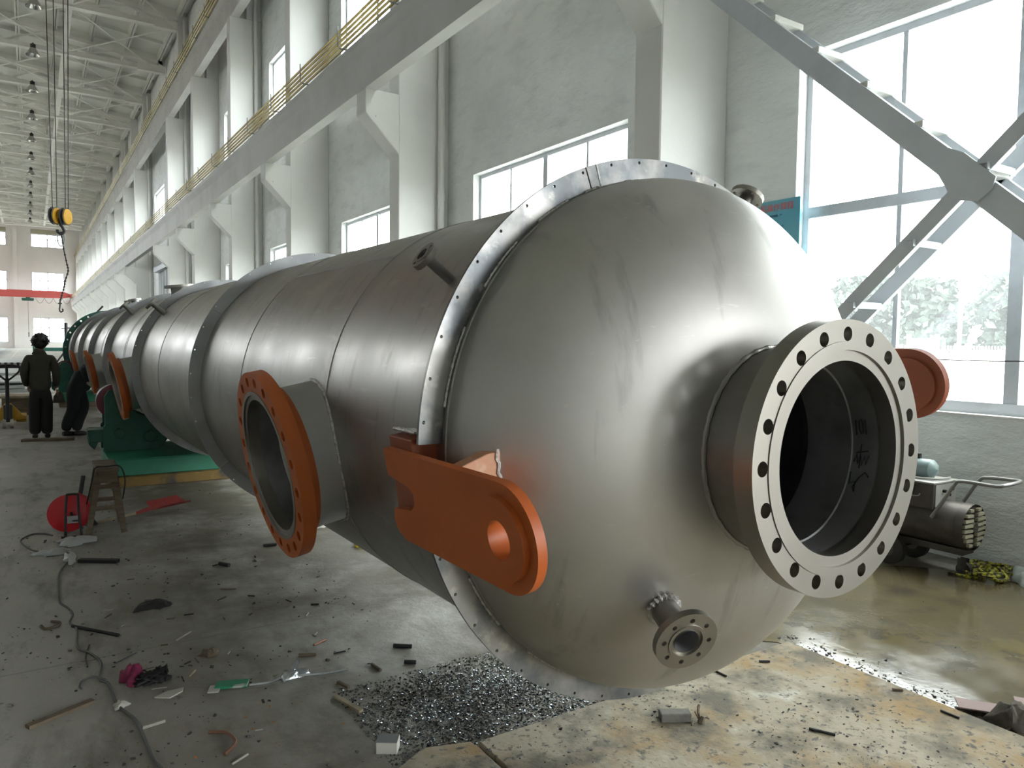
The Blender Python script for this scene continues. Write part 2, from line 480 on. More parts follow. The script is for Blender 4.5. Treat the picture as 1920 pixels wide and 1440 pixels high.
def floor_mat():
    m = bpy.data.materials.new('dirty_concrete_floor'); m.use_nodes = True
    N, L = m.node_tree.nodes, m.node_tree.links
    bs = N['Principled BSDF']
    tc = N.new('ShaderNodeTexCoord')
    sep = N.new('ShaderNodeSeparateXYZ'); L.new(tc.outputs['Object'], sep.inputs[0])
    def nz(scale, det=6, st=(1, 1, 1), ro=0.6, off=0):
        mp = N.new('ShaderNodeMapping'); mp.inputs['Scale'].default_value = st; mp.inputs['Location'].default_value = (off, off, 0)
        L.new(tc.outputs['Object'], mp.inputs['Vector'])
        n = N.new('ShaderNodeTexNoise'); n.inputs['Scale'].default_value = scale; n.inputs['Detail'].default_value = det; n.inputs['Roughness'].default_value = ro
        L.new(mp.outputs[0], n.inputs['Vector']); return n.outputs['Fac']
    def rng(v, a, b, c=0.0, d=1.0):
        r = N.new('ShaderNodeMapRange'); r.inputs['From Min'].default_value = a; r.inputs['From Max'].default_value = b
        r.inputs['To Min'].default_value = c; r.inputs['To Max'].default_value = d
        L.new(v, r.inputs['Value']); return r.outputs[0]
    def mul(a, b):
        q = N.new('ShaderNodeMath'); q.operation = 'MULTIPLY'
        for s_, x in zip(q.inputs, (a, b)):
            if isinstance(x, (int, float)): s_.default_value = x
            else: L.new(x, s_)
        return q.outputs[0]
    def op(kind, a, b):
        q = N.new('ShaderNodeMath'); q.operation = kind
        for s_, x in zip(q.inputs, (a, b)):
            if isinstance(x, (int, float)): s_.default_value = x
            else: L.new(x, s_)
        return q.outputs[0]
    def mix(f, a, b):
        q = N.new('ShaderNodeMix'); q.data_type = 'RGBA'
        L.new(f, q.inputs['Factor'])
        for s_, x in ((q.inputs['A'], a), (q.inputs['B'], b)):
            if isinstance(x, tuple): s_.default_value = (*x, 1)
            else: L.new(x, s_)
        return q.outputs['Result']
    X, Y = sep.outputs['X'], sep.outputs['Y']
    c = mix(rng(nz(0.45, 8), 0.35, 0.7), (0.43, 0.42, 0.385), (0.31, 0.30, 0.27))
    c = mix(rng(nz(3.2, 8, (1, 0.35, 1), 0.7, 4), 0.5, 0.72), c, (0.15, 0.142, 0.115))
    # trodden dirt in the aisle left of the vessel, deepened for dim light too
    aisle = rng(X, 1.45, 0.45)
    c = mix(mul(aisle, rng(nz(1.1, 9, (1, 0.6, 1), 0.7, 9), 0.16, 0.46)), c, (0.030, 0.032, 0.025))
    c = mix(mul(aisle, rng(nz(2.3, 7, (1, 1, 1), 0.7, 21), 0.58, 0.70)), c, (0.065, 0.060, 0.034))
    c = mix(rng(nz(7, 9, (1, 1, 1), 0.75, 2), 0.62, 0.72), c, (0.045, 0.045, 0.04))
    c = mix(rng(nz(22, 8, (1, 1, 1), 0.8, 5), 0.63, 0.73), c, (0.03, 0.03, 0.028))
    # grime band below the vessel and along the wall
    band = mul(rng(X, 3.2, 4.0), rng(nz(0.9, 7, (1, 1, 1), 0.65, 13), 0.3, 0.55))
    c = mix(band, c, (0.10, 0.088, 0.06))
    # faded white line along the vessel and a cross line
    ln = mul(rng(op('ABSOLUTE', op('ADD', X, -1.77), 0), 0.035, 0.012), rng(nz(2.2, 6, (1, 1, 1), 0.7, 31), 0.38, 0.55))
    ln2 = mul(mul(rng(op('ABSOLUTE', op('ADD', Y, -4.55), 0), 0.05, 0.015), rng(X, 1.2, 1.5)), rng(nz(2.5, 6, (1, 1, 1), 0.7, 37), 0.42, 0.58))
    c = mix(op('MAXIMUM', ln, ln2), c, (0.62, 0.60, 0.55))
    # slab joints
    jt = rng(op('ABSOLUTE', op('ADD', op('FRACT', op('DIVIDE', Y, 3.05), 0), -0.5), 0), 0.004, 0.001)
    c = mix(mul(jt, 0.25), c, (0.05, 0.05, 0.045))
    L.new(c, bs.inputs['Base Color'])
    L.new(rng(nz(1.5, 6, (1, 1, 1), 0.6, 17), 0.3, 0.7, 0.45, 0.85), bs.inputs['Roughness'])
    bp = N.new('ShaderNodeBump'); bp.inputs['Strength'].default_value = 0.35; bp.inputs['Distance'].default_value = 0.02
    L.new(nz(11, 9, (1, 1, 1), 0.7, 3), bp.inputs['Height']); L.new(bp.outputs[0], bs.inputs['Normal'])
    return m
M['floor'] = floor_mat()
M['slab'] = mat('stained_paving_slab', (0.33, 0.295, 0.22), 0.85,
    var=[(1.6, (0.27, 0.18, 0.075), 0.48, 0.62, 5), (2.4, (0.50, 0.48, 0.44), 0.57, 0.70, 6), (3.5, (0.12, 0.108, 0.078), 0.46, 0.62, 8), (30, (0.09, 0.085, 0.07), 0.56, 0.66, 8)], bump=(30, 0.4, 0.01))
M['wet'] = mat('wet_dark_concrete', (0.105, 0.09, 0.05), 0.1, var=[(1.0, (0.15, 0.12, 0.05), 0.5, 0.7, 6), (4, (0.06, 0.054, 0.04), 0.5, 0.7, 7)], rvar=(2.5, 0.05, 0.24), spec=0.6, bump=(9, 0.12, 0.01))

# ================================================================== SETTING
YC = [5.4 + 6.1 * i for i in range(-3, 19)]          # near faces of the right-hand columns
MISSING = {6, -2}                                        # the bay without a column
XC, XW, XOUT = 5.13, 6.05, 6.35                      # column front, wall face, wall outside
YFAR, YNEAR, XL = 116.3, -13.2, -12.2

b = B()
b.bb(XL - .3, XOUT, YNEAR - 0.2, YFAR + .3, -0.3, 0.0)
struct('floor', b, M['floor'], smooth=False)

# ---- right wall with its window openings
def win_span(i):                                     # window in the bay before column i
    y1 = 5.4 + 6.1 * i - 0.86
    return y1 - 3.72, y1
spans = [win_span(i) for i in range(-2, 19) if i not in (-2, -1, 6, 7)]
spans.sort()
def strips(bld, z0, z1, x0, x1, sp, ya, yb):
    y = ya
    for a, c in sp:
        bld.bb(x0, x1, y, a, z0, z1); y = c
    bld.bb(x0, x1, y, yb, z0, z1)
b = B()
ZL0, ZL1, ZU0, ZU1 = 1.14, 4.33, 7.6, 9.74
DOOR = (37.6, 45.6)
SIDE_OPENING = (-12.2, -3.2)                                 # unseen opening behind the camera, added and sized for the dome highlight
b.bb(XW, XOUT, YNEAR - .2, SIDE_OPENING[0], 0, ZL0); b.bb(XW, XOUT, SIDE_OPENING[1], YFAR + .3, 0, ZL0)
strips(b, ZL0, ZL1, XW, XOUT, [SIDE_OPENING] + spans, YNEAR - .2, YFAR + .3)
b.bb(XW, XOUT, YNEAR - .2, YFAR + .3, ZL1, ZU0)
uspans = sorted(spans + [win_span(7), win_span(-1), win_span(-2)])
strips(b, ZU0, ZU1, XW, XOUT, uspans, YNEAR - .2, YFAR + .3)
b.bb(XW, XOUT, YNEAR - .2, YFAR + .3, ZU1, 15.75)
struct('wall_right', b, M['plaster'], smooth=False)

# ---- left wall (plain piers and openings) and near wall
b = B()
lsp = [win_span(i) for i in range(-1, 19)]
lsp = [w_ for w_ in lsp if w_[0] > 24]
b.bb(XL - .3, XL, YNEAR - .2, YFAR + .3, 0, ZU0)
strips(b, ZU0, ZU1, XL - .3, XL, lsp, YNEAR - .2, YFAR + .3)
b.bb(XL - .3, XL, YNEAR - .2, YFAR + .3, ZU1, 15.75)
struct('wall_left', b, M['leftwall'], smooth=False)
b = B()
b.bb(XL - .3, XOUT, YNEAR - .2, YNEAR, 0, 15.75)
b.prism([(XL - .3, YNEAR - .2, 15.75), (XOUT, YNEAR - .2, 15.75), (-3.1, YNEAR - .2, 16.7)], (0, .2, 0))
struct('wall_near', b, M['plaster'], smooth=False)

# ---- far wall with three rows of windows and its pilasters
FW = [(-11.6, -8.5), (-6.2, -2.5), (0.15, 3.8)]
FROWS = [(0.75, 4.02), (7.2, 9.96), (13.2, 14.9)]
b = B()
z = 0
for z0, z1 in FROWS:
    b.bb(XL - .3, XOUT, YFAR, YFAR + .3, z, z0)
    x = XL - .3
    for a, c in FW:
        b.bb(x, a, YFAR, YFAR + .3, z0, z1); x = c
    b.bb(x, XOUT, YFAR, YFAR + .3, z0, z1)
    z = z1
b.bb(XL - .3, XOUT, YFAR, YFAR + .3, z, 15.75)
b.prism([(XL - .3, YFAR, 15.75), (XOUT, YFAR, 15.75), (-3.1, YFAR, 16.7)], (0, .3, 0))
for x0, x1 in ((-1.85, -1.35), (-7.6, -7.1)):
    b.bb(x0, x1, YFAR - .45, YFAR, 0, 15.7)
struct('wall_far', b, M['farwall'], smooth=False)

# ---- roof: two slopes of ribbed slabs
def zr(x):
    return 15.75 + (XOUT - x) * 0.1 if x > -3.1 else 15.75 + (x - (XL - .3)) * 0.1
b = B()
b.prism([(XOUT, YNEAR - .2, 15.75), (-3.1, YNEAR - .2, 16.70), (-3.1, YNEAR - .2, 16.82), (XOUT, YNEAR - .2, 15.87)], (0, YFAR - YNEAR + .5, 0))
b.prism([(-3.1, YNEAR - .2, 16.70), (XL - .3, YNEAR - .2, 15.75), (XL - .3, YNEAR - .2, 15.87), (-3.1, YNEAR - .2, 16.82)], (0, YFAR - YNEAR + .5, 0))
x = 5.7
while x > XL:
    for dx in (-.055, .055):
        zz = zr(x + dx)
        b.bb(x + dx - .04, x + dx + .04, YNEAR, YFAR, zz - .26, zz + .02)
    x -= 1.49
for yc in YC:
    for y, h in ((yc + .19, .27), (yc + .19 + 2.03, .15), (yc + .19 + 4.06, .15)):
        if not YNEAR < y < YFAR: continue
        for x0, x1 in ((5.95, -3.0), (-3.2, -12.1)):
            b.prism([(x0, y - .09, zr(x0) - h), (x1, y - .09, zr(x1) - h), (x1, y - .09, zr(x1) + .02), (x0, y - .09, zr(x0) + .02)], (0, .18, 0))
struct('ceiling', b, M['roof'], smooth=False)

# ---- columns with their corbels
n = 0
for i, y in zip(range(-3, 19), YC):
    if i in MISSING or y > YFAR - .5 or y < YNEAR: continue
    poly = [(XW, y, 0), (XC, y, 0), (XC, y, 4.70), (4.55, y, 5.29), (4.55, y, 5.66), (XC, y, 5.66), (XC, y, 11.2), (XW, y, 11.2)]
    b = B()
    b.prism([poly[0], poly[1], poly[2], (XC, y, 5.66), poly[6], poly[7]], (0, .38, 0))
    b.prism([(XC + .01, y, 4.69), (4.55, y, 5.29), (4.55, y, 5.66), (XC + .01, y, 5.66)], (0, .38, 0))
    b.bb(5.62, XW, y, y + .38, 11.2, 15.6)
    struct('column', b, M['paint'], smooth=False, bevel=.012, seg=1)
    if i % 2 == 1 and 0 < i < 12:
        p = B()
        p.tube([(5.86, y - .09, .05), (5.86, y - .09, 15.4)], .055, 10)
        for zz in (1.5, 4.0, 5.9, 9.0):
            p.tube([(5.86, y - .09, zz), (5.86, y - .09, zz + .12)], .064, 10)
        n += 1
        single('drain_pipe', p, M['paint'], 'white vertical drain pipe beside %s' % {-3: 'the pillar by the near wall', -1: 'the pillar nearest behind the camera', 1: 'the second pillar in view from the right', 3: 'the fourth pillar from the right', 5: 'the sixth pillar from the right', 7: 'the first pillar beyond the grey door', 9: 'the third pillar beyond the grey door', 11: 'the fifth pillar beyond the grey door'}[i], 'pipe')

# ---- two tiers of crane beams
b = B()
prof = [(4.55, 5.66), (4.745, 5.66), (4.745, 6.2), (4.80, 6.30), (4.80, 6.42), (4.47, 6.42), (4.47, 6.32), (4.55, 6.18)]
b.prism([(x, YNEAR, z) for x, z in prof], (0, YFAR - YNEAR, 0))
tag(obj('crane_beam', b, M['beam'], smooth=False), 'lower concrete crane beam resting on the pillar corbels', 'beam', kind='structure')
b = B()
prof = [(5.17, 11.2), (5.42, 11.2), (5.42, 11.95), (5.52, 12.02), (5.52, 12.12), (5.07, 12.12), (5.07, 12.02), (5.17, 11.93)]
b.prism([(x, YNEAR, z) for x, z in prof], (0, YFAR - YNEAR, 0))
for k in range(150):
    y = YNEAR + 6 + k * .8
    b.box((5.165, y, 11.72), (.02, .05, .03))
tag(obj('crane_beam', b, M['beam'], smooth=False), 'upper concrete crane beam on top of the pillars', 'beam', kind='structure')

def conductor(label, x, z0, dz, nb, zr0, zr1):
    t = root('conductor_rail', (x, YNEAR, z0), label, 'conductor rail')
    for k in range(nb):
        q = B(); q.tube([(x - .02 * k, YNEAR + .2, z0 + dz * k), (x - .02 * k, YFAR - .3, z0 + dz * k)], .022, 6)
        obj('bar', q, M['brass'], t)
    for k in range(21):
        y = YC[0] + .6 + k * 6.1 if k else YC[0] + 1
        if y > YFAR - 1: break
        for j in range(3 if k < 8 else 1):
            yy = y + 2.03 * j
            q = B(); q.bb(x - .025 * nb - .01, x - .025 * nb + .005, yy - .012, yy + .012, zr0 + .03, zr1); q.bb(x - .02 * nb, x + .12, yy - .012, yy + .012, zr0 + .004, zr0 + .022)
            obj('bracket', q, M['tubegrey'], t)
    return t
conductor('row of brass conductor bars along the lower crane beam', 4.44, 6.45, .06, 5, 6.40, 6.76)
conductor('row of brass conductor bars along the upper crane beam', 5.02, 12.06, .10, 4, 12.02, 12.44)
# two steel rails
for nm, x, z, lb in (('crane_rail', 4.64, 6.42, 'steel crane rail on top of the lower beam'), ('crane_rail', 5.3, 12.12, 'steel crane rail on top of the upper beam')):
    q = B(); q.bb(x - .05, x + .05, YNEAR, YFAR, z, z + .02); q.bb(x - .012, x + .012, YNEAR, YFAR, z + .02, z + .1); q.bb(x - .035, x + .035, YNEAR, YFAR, z + .1, z + .14)
    single(nm, q, M['tubegrey'], lb, 'rail', smooth=False)

# ---- roof trusses, struts and bracing
for i, y in zip(range(-3, 19), YC):
    yt = y + .19
    if yt > YFAR - 1 or yt < YNEAR + .5: continue
    b = B()
    b.bb(-12.1, 5.75, yt - .13, yt + .13, 15.02, 15.22)
    b.bb(-12.1, 5.75, yt - .17, yt + .17, 15.0, 15.03)
    b.bb(4.7, 5.95, yt - .15, yt + .15, 14.95, 15.30)
    b.bb(-12.1, -11.1, yt - .15, yt + .15, 14.95, 15.30)
    for x0, x1 in ((5.9, -3.1), (-3.1, -12.1)):
        b.prism([(x0, yt - .1, zr(x0) - .42), (x1, yt - .1, zr(x1) - .42), (x1, yt - .1, zr(x1) - .26), (x0, yt - .1, zr(x0) - .26)], (0, .2, 0))
    xs = [5.2 - 1.49 * k for k in range(12)]
    for k in range(11):
        lo, hi = (xs[k], 15.2), (xs[k + 1], zr(xs[k + 1]) - .4)
        if k % 2: lo, hi = (xs[k], zr(xs[k]) - .4), (xs[k + 1], 15.2)
        b.bar((lo[0], yt, lo[1]), (hi[0], yt, hi[1]), .10, .08)
    b.bb(5.66, 5.86, yt - .1, yt + .1, 15.2, 15.6)
    tag(obj('roof_truss', b, M['truss'], smooth=False), kind='structure')
    y2 = yt + 6.1
    if y2 < YFAR - 1:
        b = B()
        for xa, xb in ((5.55, 1.6), (1.6, -2.6), (-2.6, -7.0), (-7.0, -11.4)):
            b.tube([(xa, yt, 15.12), (xb, y2, 15.12)], .03, 5)
            b.tube([(xb, yt, 15.10), (xa, y2, 15.10)], .03, 5)
        for xn in (1.6, -2.6, -7.0):
            b.bb(xn - .11, xn + .11, yt, y2, 15.10, 15.34)
        tag(obj('roof_bracing', b, M['truss'], smooth=False), kind='structure')

# ---- windows
wcount = [0]
def window_right(y0, y1, z0, z1, transoms, fine):
    wcount[0] += 1
    nm = 'window_%d' % wcount[0]
    r = root(nm, (6.2, (y0 + y1) / 2, z0), None, None, kind='structure')
    f = B()
    x0, x1 = 6.17, 6.23
    w = .06
    for a, c in ((y0, y0 + w), (y1 - w, y1)):
        f.bb(x0, x1, a, c, z0, z1)
    for a, c in ((z0, z0 + w), (z1 - w, z1)):
        f.bb(x0 + .003, x1 - .003, y0 + .02, y1 - .02, a + .002, c - .002)
    for k in range(1, 4):
        y = y1 - .93 * k
        hw = .05 if k == 2 else .02
        f.bb(x0 + (-.012 if k == 2 else .008), x1 - .008, y - hw, y + hw, z0 + .03, z1 - .03)
    for zt in transoms:
        f.bb(x0 - .006, x1 - .012, y0 + .03, y1 - .03, zt - .05, zt + .05)
    if fine:
        f.bb(x0 - .02, x1 + .02, y0 + .004, y1 - .004, z0 + .001, z0 + .09)
    obj('window_frame', f, M['winframe'], r, smooth=False)
    g = B(); g.bb(6.197, 6.203, y0 + .02, y1 - .02, z0 + .02, z1 - .02)
    obj('window_glass', g, M['glass'], r, smooth=False)
    if fine:
        s = B(); s.bb(6.04, 6.17, y0, y1, z0 - .012, z0 + .002)
        obj('window_sill', s, M['paint'], r, smooth=False)
for y0, y1 in spans:
    window_right(y0, y1, ZL0, ZL1, (2.89,), y1 < 12)
for y0, y1 in uspans:
    window_right(y0, y1, ZU0, ZU1, (), False)
for x0, x1 in FW:
    for z0, z1 in FROWS:
        wcount[0] += 1
        r = root('window_%d' % wcount[0], ((x0 + x1) / 2, YFAR + .15, z0), None, None, kind='structure')
        f = B()
        ya, yb = YFAR + .1, YFAR + .2
        f.bb(x0, x0 + .09, ya, yb, z0, z1); f.bb(x1 - .09, x1, ya, yb, z0, z1)
        f.bb(x0, x1, ya, yb, z0, z0 + .09); f.bb(x0, x1, ya, yb, z1 - .09, z1)
        for k in (1, 2, 3):
            x = x0 + (x1 - x0) * k / 4
            hw = .06 if k == 2 else .035
            f.bb(x - hw, x + hw, ya, yb, z0, z1)
        zt = z0 + (z1 - z0) * .6
        f.bb(x0, x1, ya, yb, zt - .05, zt + .05)
        obj('window_frame', f, M['winframe'], r, smooth=False)
        g = B(); g.bb(x0, x1, YFAR + .14, YFAR + .15, z0, z1)
        obj('window_glass', g, M['glass'], r, smooth=False)
# louvers above the top row of the far wall
for x0, x1 in FW[1:]:
    v = B()
    w = (x1 - x0) / 4
    for k in range(4):
        for q in range(4):
            v.bb(x0 + .15 + w * k, x0 + w * (k + 1) - .05, YFAR - .06, YFAR - .02, 15.0 + q * .12, 15.07 + q * .12)
    v.bb(x0, x1, YFAR - .03, YFAR - .001, 14.95, 15.5)
    tag(obj('trim_%d' % (1 if x0 > 0 else 2), v, M['grille'], smooth=False), kind='structure')
# the blind bay: a big grey door with its hood
r = root('door_1', (6.0, 41.6, 0), None, None, kind='structure')
d = B(); d.bb(5.98, 6.06, DOOR[0], DOOR[1], 0, 5.2)
for k in range(1, 8):
    y = DOOR[0] + k
    d.bb(5.96, 6.0, y - .03, y + .03, 0, 5.2)
obj('door_panel', d, M['doorgrey'], r, smooth=False)
d = B(); d.bb(5.75, 6.06, DOOR[0] - .5, DOOR[1] + .2, 5.2, 5.5); d.bb(5.8, 6.06, DOOR[0] - .5, DOOR[0], 0, 5.2)
obj('door_frame', d, M['winframe'], r, smooth=False)

# ---- paving slabs with their edge, and the puddle
b = B(); b.bb(1.505, 3.485, -3.0, 2.57, -.01, .022)
struct('floor_slab_stained', b, M['slab'], smooth=False, bevel=.006)
b = B(); b.bb(0.35, 1.49, -3.0, 2.56, -.01, .018)
b.prism([(1.10, 2.55, -.01), (1.49, 2.55, -.01), (1.49, 2.60, -.01), (1.3, 2.66, -.01)], (0, 0, .022))
struct('floor_slab_broken', b, M['slab'], smooth=False, bevel=.006)
def sheet(pts, z, t, n=5):
    pp = smoothpath([(x, y, z) for x, y in pts] + [(pts[0][0], pts[0][1], z)], n)[:-1]
    q = B(); q.prism(pp, (0, 0, t)); return q
b = sheet([(3.46, 2.62), (3.2, 2.9), (3.15, 3.4), (3.6, 3.9), (4.3, 3.7), (4.9, 3.35), (5.5, 3.05), (5.75, 2.6), (5.8, 2.1), (5.5, 1.5), (5.2, .6), (4.5, 0.2), (3.7, .5), (3.5, 1.2), (3.49, 2.0)], -.002, .006)
single('puddle', b, M['wet'], 'shallow muddy puddle between the slab edge and the right wall', 'puddle', smooth=False)

# ================================================================== OUTSIDE THE BIG WINDOW
b = B(); b.bb(6.6, 240, -160, 260, -.25, -.02)
struct('ground_outside', b, M['yard'], smooth=False)
b = B(); b.bb(-60, 6.3, -120, -7.3, -.25, -.02)
struct('ground_near_yard', b, M['yard'], smooth=False)
b = B(); b.bb(-60, 6.3, 116.7, 260, -.25, -.02); b.bb(-160, -12.6, -7.3, 116.7, -.25, -.02)
struct('ground_behind', b, M['yard'], smooth=False)
t = root('picket_fence', (48, 20, -.02), 'white picket fence in the yard outside the big window', 'fence')
q = B()
for k in range(150):
    y = 6 + k * .17
    if 25.0 < y < 27.2: continue
    q.bb(47.98, 48.02, y, y + .06, 0.05, 1.68)
o = obj('picket', q, M['fence'], t, smooth=False); o['kind'] = 'stuff'
for z in (.35, 1.35):
    q = B(); q.bb(48.03, 48.07, 5.9, 31.5, z, z + .08); obj('rail', q, M['fence'], t, smooth=False)
for y in (6, 12, 18, 24, 31.4):
    q = B(); q.bb(47.95, 48.1, y, y + .15, -.02, 1.8); obj('post', q, M['fence'], t, smooth=False)
t = root('blue_gate', (48, 26.1, -.02), 'blue gate panel between white posts in the yard fence', 'gate')
q = B(); q.bb(47.9, 47.94, 25.35, 26.85, .2, 2.15); obj('panel', q, M['gateblue'], t, smooth=False)
for y in (25.1, 26.9):
    q = B(); q.bb(47.85, 48.05, y, y + .2, -.02, 2.4); obj('post', q, M['fence'], t, smooth=False)
q = B(); q.tube([(46, 22.9, -.02), (46, 22.9, 6.5)], .12, 8)
single('utility_pole', q, M['pole'], 'pale pole standing in the yard outside the window', 'pole')
rt = random.Random(3)
for k, (x, y, h, lb) in enumerate(((72, 45, 8.5, 'hazy grey-green tree outside behind the leftmost end of the yard fence'), (70, 38, 7.8, 'hazy tree outside behind the blue gate'), (74, 32, 8.2, 'hazy tree outside just beyond the pale pole'), (72, 26, 7.2, 'hazy tree outside behind the right half of the fence'), (73, 20, 7.8, 'hazy tree outside at the right end of the fence'), (76, 13, 8, 'hazy tree outside farthest right behind the window mullion'))):
    t = root('tree', (x, y, -.02), lb, 'tree', 'trees outside')
    q = B(); q.tube([(x, y, -.02), (x + .1, y, h * .5)], [.25, .15], 8); obj('trunk', q, M['wood'], t)
    q = B()
    for j in range(1500):
        a, zz = rt.uniform(0, 2 * PI), rt.uniform(.16, 1.0)
        rr = 3.4 * math.sqrt(rt.random()) * (1 - .75 * abs(zz - .5) ** 1.5) * (.8 + .2 * math.sin(3 * a + 9 * zz + k))
        c = Vector((x + rr * math.cos(a), y + rr * math.sin(a) * 1.25, zz * h))
        u = Vector((rt.uniform(-1, 1), rt.uniform(-1, 1), rt.uniform(-1, 1))).normalized()
        w = u.cross(Vector((rt.uniform(-1, 1), rt.uniform(-1, 1), rt.uniform(-1, 1)))).normalized()
        s_ = rt.uniform(.30, .65)
        q.face([q.vert(c + u * s_), q.vert(c + w * s_ * .6), q.vert(c - u * s_), q.vert(c - w * s_ * .6)])
    obj('crown', q, M['leaf'], t, smooth=False)

# ================================================================== THE VESSEL
VD = Vector((-.014, 1, -.002)).normalized()          # its axis, away from the camera
VA = Vector((2.209, 0, 1.297))
E1 = VD.cross(Vector((0, 0, 1))).normalized()        # to the right
E2 = E1.cross(VD)                                    # up
RS = 1.013
def VP(s, ang=0.0, r=0.0):
    """point at distance s along the axis, angle in degrees up from the left side, radius r"""
    a = math.radians(ang)
    return VA + VD * s + (-E1 * math.cos(a) + E2 * math.sin(a)) * r
VK = 0.907                                            # metres per drawing unit of the vessel
VA_REAL = Vector((2.209 * VK, 0, 1.66 + (1.297 - 1.66) * VK))
class BV(B):
    """builder for the vessel: drawing units about its axis, stored in metres"""
    def vert(s, p):
        s.v.append(VA_REAL + (Vector(p) - VA) * VK); return len(s.v) - 1
def real(p):
    return VA_REAL + (Vector(p) - VA) * VK
def VN(ang):
    a = math.radians(ang)
    return -E1 * math.cos(a) + E2 * math.sin(a)
SEND = 24.3
vessel = root('pressure_vessel', real(VP(12) - E2 * 1.12), 'long grey stainless pressure vessel with a domed end and orange flanges', 'pressure vessel')

b = BV()
b.lathe([(2.235, RS), (3.42, RS), (5.02, RS), (6.26, RS), (8.35, RS), (9.75, RS), (11.4, RS), (13.2, RS), (16.1, RS), (18.9, RS), (21.8, RS), (SEND, RS)], VA, VD, 160)
obj('shell', b, M['steel'], vessel)
b = BV()
prof = [(2.235, RS)]
for k in range(41):
    p = math.radians(90 * k / 40)
    r = RS * math.cos(p)
    if r < .352: break
    prof.append((2.20 - .536 * math.sin(p), r))
prof.append((2.20 - .536 * math.sqrt(1 - (.352 / RS) ** 2), .352))
b.lathe(prof, VA, VD, 160)
obj('dished_head', b, M['dome'], vessel, angle=60)

def torus_band(s, r, h, w, mt, name='weld_seam', a0=0.0, a1=2 * PI, n=160):
    q = BV()
    q.lathe([(s - w, r - .001), (s - w * .5, r + h), (s + w * .5, r + h), (s + w, r - .001)], VA, VD, n, a0, a1, E1)
    return obj(name, q, M[mt], vessel, angle=60)
for s in (2.237, 3.42, 5.02, 6.62, 8.38, 11.28, 11.42, 14.6, 17.4, 20.2):
    torus_band(s, RS, .004, .007 if s < 4 else .005, 'seam')
def long_seam(s0, s1, ang):
    q = BV()
    q.tube([VP(s0, ang, RS), VP((s0 + s1) / 2, ang, RS), VP(s1, ang, RS)], .006, 6)
    obj('weld_seam', q, M['seam'], vessel)
long_seam(3.42, 5.02, 50.6); long_seam(6.62, 8.38, 62); long_seam(8.38, 9.7, 58); long_seam(2.24, 3.42, 118)

# ---- support rings.  lathe/holed_ring angle th: e=E1, g=VD x E1 ; convert from our angle
def th_of(ang):
    # direction -E1 cos + E2 sin ; with e=E1, g=(-VD)xE1 for ax=-VD
    g = (-VD).cross(E1)
    d = VN(ang)
    return math.atan2(d.dot(g), d.dot(E1))
RO = 1.103
def ring(s, mt, N=40, gap=None, seams=(), holes=True):
    q = BV()
    a0, span = 0.0, 2 * PI
    if gap:
        t0, t1 = th_of(gap[0]), th_of(gap[1])
        lo, hi = min(t0, t1), max(t0, t1)
        if hi - lo > PI: lo, hi = hi, lo + 2 * PI
        a0, span = hi, 2 * PI - (hi - lo)
    if holes:
        q.holed_ring(VA + VD * s, -VD, E1, RS - .004, RO, .014, N, RO - .016, .006, a0, span, 24)
    else:
        q.lathe([(0, RS - .004), (0, RO), (-.014, RO), (-.014, RS - .004), (0, RS - .004)], VA + VD * s, -VD, 128, ref=E1)
    o = obj('support_ring', q, M[mt], vessel, angle=30)
    for a in seams:
        w = BV()
        w.tube([VP(s, a, RS + .004), VP(s, a, RO - .002)], .0045, 6)
        obj('ring_joint', w, M['bead'] if mt == 'ring' else M['seam'], o)
    return o
r1 = ring(2.261, 'ring', 44, (-16.5, 1.0), (71,))
w = BV(); w.bar(VP(2.2605, 68.2, RS + .003), VP(2.2605, 68.2, RO), .004, .003, VD)
obj('joint_gap', w, M['black'], r1, smooth=False)
for a0, a1 in ((8, 24), (33, 45), (52, 61), (66, 70), (-40, -27), (-62, -50), (78, 84)):
    w = BV()
    pts = [VP(2.256, a0 + (a1 - a0) * k / 20, RS + .004) for k in range(21)]
    w.tube(pts, [.0055 + .0018 * math.sin(k * 2.7) for k in range(21)], 6)
    obj('weld_bead', w, M['bead'], r1)
ring(6.27, 'greyring', 36, None, (33.5, -37))
ring(9.76, 'greyring', 36, None, (48, -4), True)
for s in (13.2, 16.1, 18.9, 21.8):
    ring(s, 'greyring', 36, None, (), False)
# end flange ring, dark green, its bolt holes open beyond the shell
q = BV(); q.holed_ring(VA + VD * SEND, -VD, E1, RS - .004, 1.15, .05, 32, 1.085, .026, 0, 2 * PI, 16)
obj('end_flange', q, M['dkgreen'], vessel)
q = BV(); q.lathe([(SEND + .01, .001), (SEND + .01, RS)], VA, VD, 64); obj('end_cover', q, M['greyring'], vessel)

# ---- flanges and nozzles
def flange(name, par, c, nrm, R, t, bore, rbc, rh, N, rf, mt, mt_face=None, ref=None, hub=None, neck_r=None, a0=0.0, label=None, rf_inner=None, seg=32):
    """weld-neck flange whose sealing face is centred at c and looks along nrm"""
    nrm = Vector(nrm).normalized()
    ref = ref or (VD if abs(nrm.dot(VD)) < .8 else E1)
    q = BV()
    rfo, rfi = rf
    q.holed_ring(c, nrm, ref, rfo, R, t, N, rbc, rh, a0, 2 * PI, seg)
    if hub:
        q.lathe([(-t, hub[0]), (-t - hub[1], hub[2])], c, nrm, 96)
        q.lathe([(-t, R * .8), (-t, hub[0])], c, nrm, 96)
    o = obj(name, q, M[mt], par, angle=30, label=label)
    q = BV()
    q.lathe([(-.004, rfo + .0005), (.004, rfo), (.004, rfi + (rfo - rfi) * .55), (-.006, rfi + (rfo - rfi) * .54), (-.006, bore), (-t, bore)], c, nrm, 128)
    obj('sealing_face', q, M[mt_face or mt], par, angle=30)
    return o
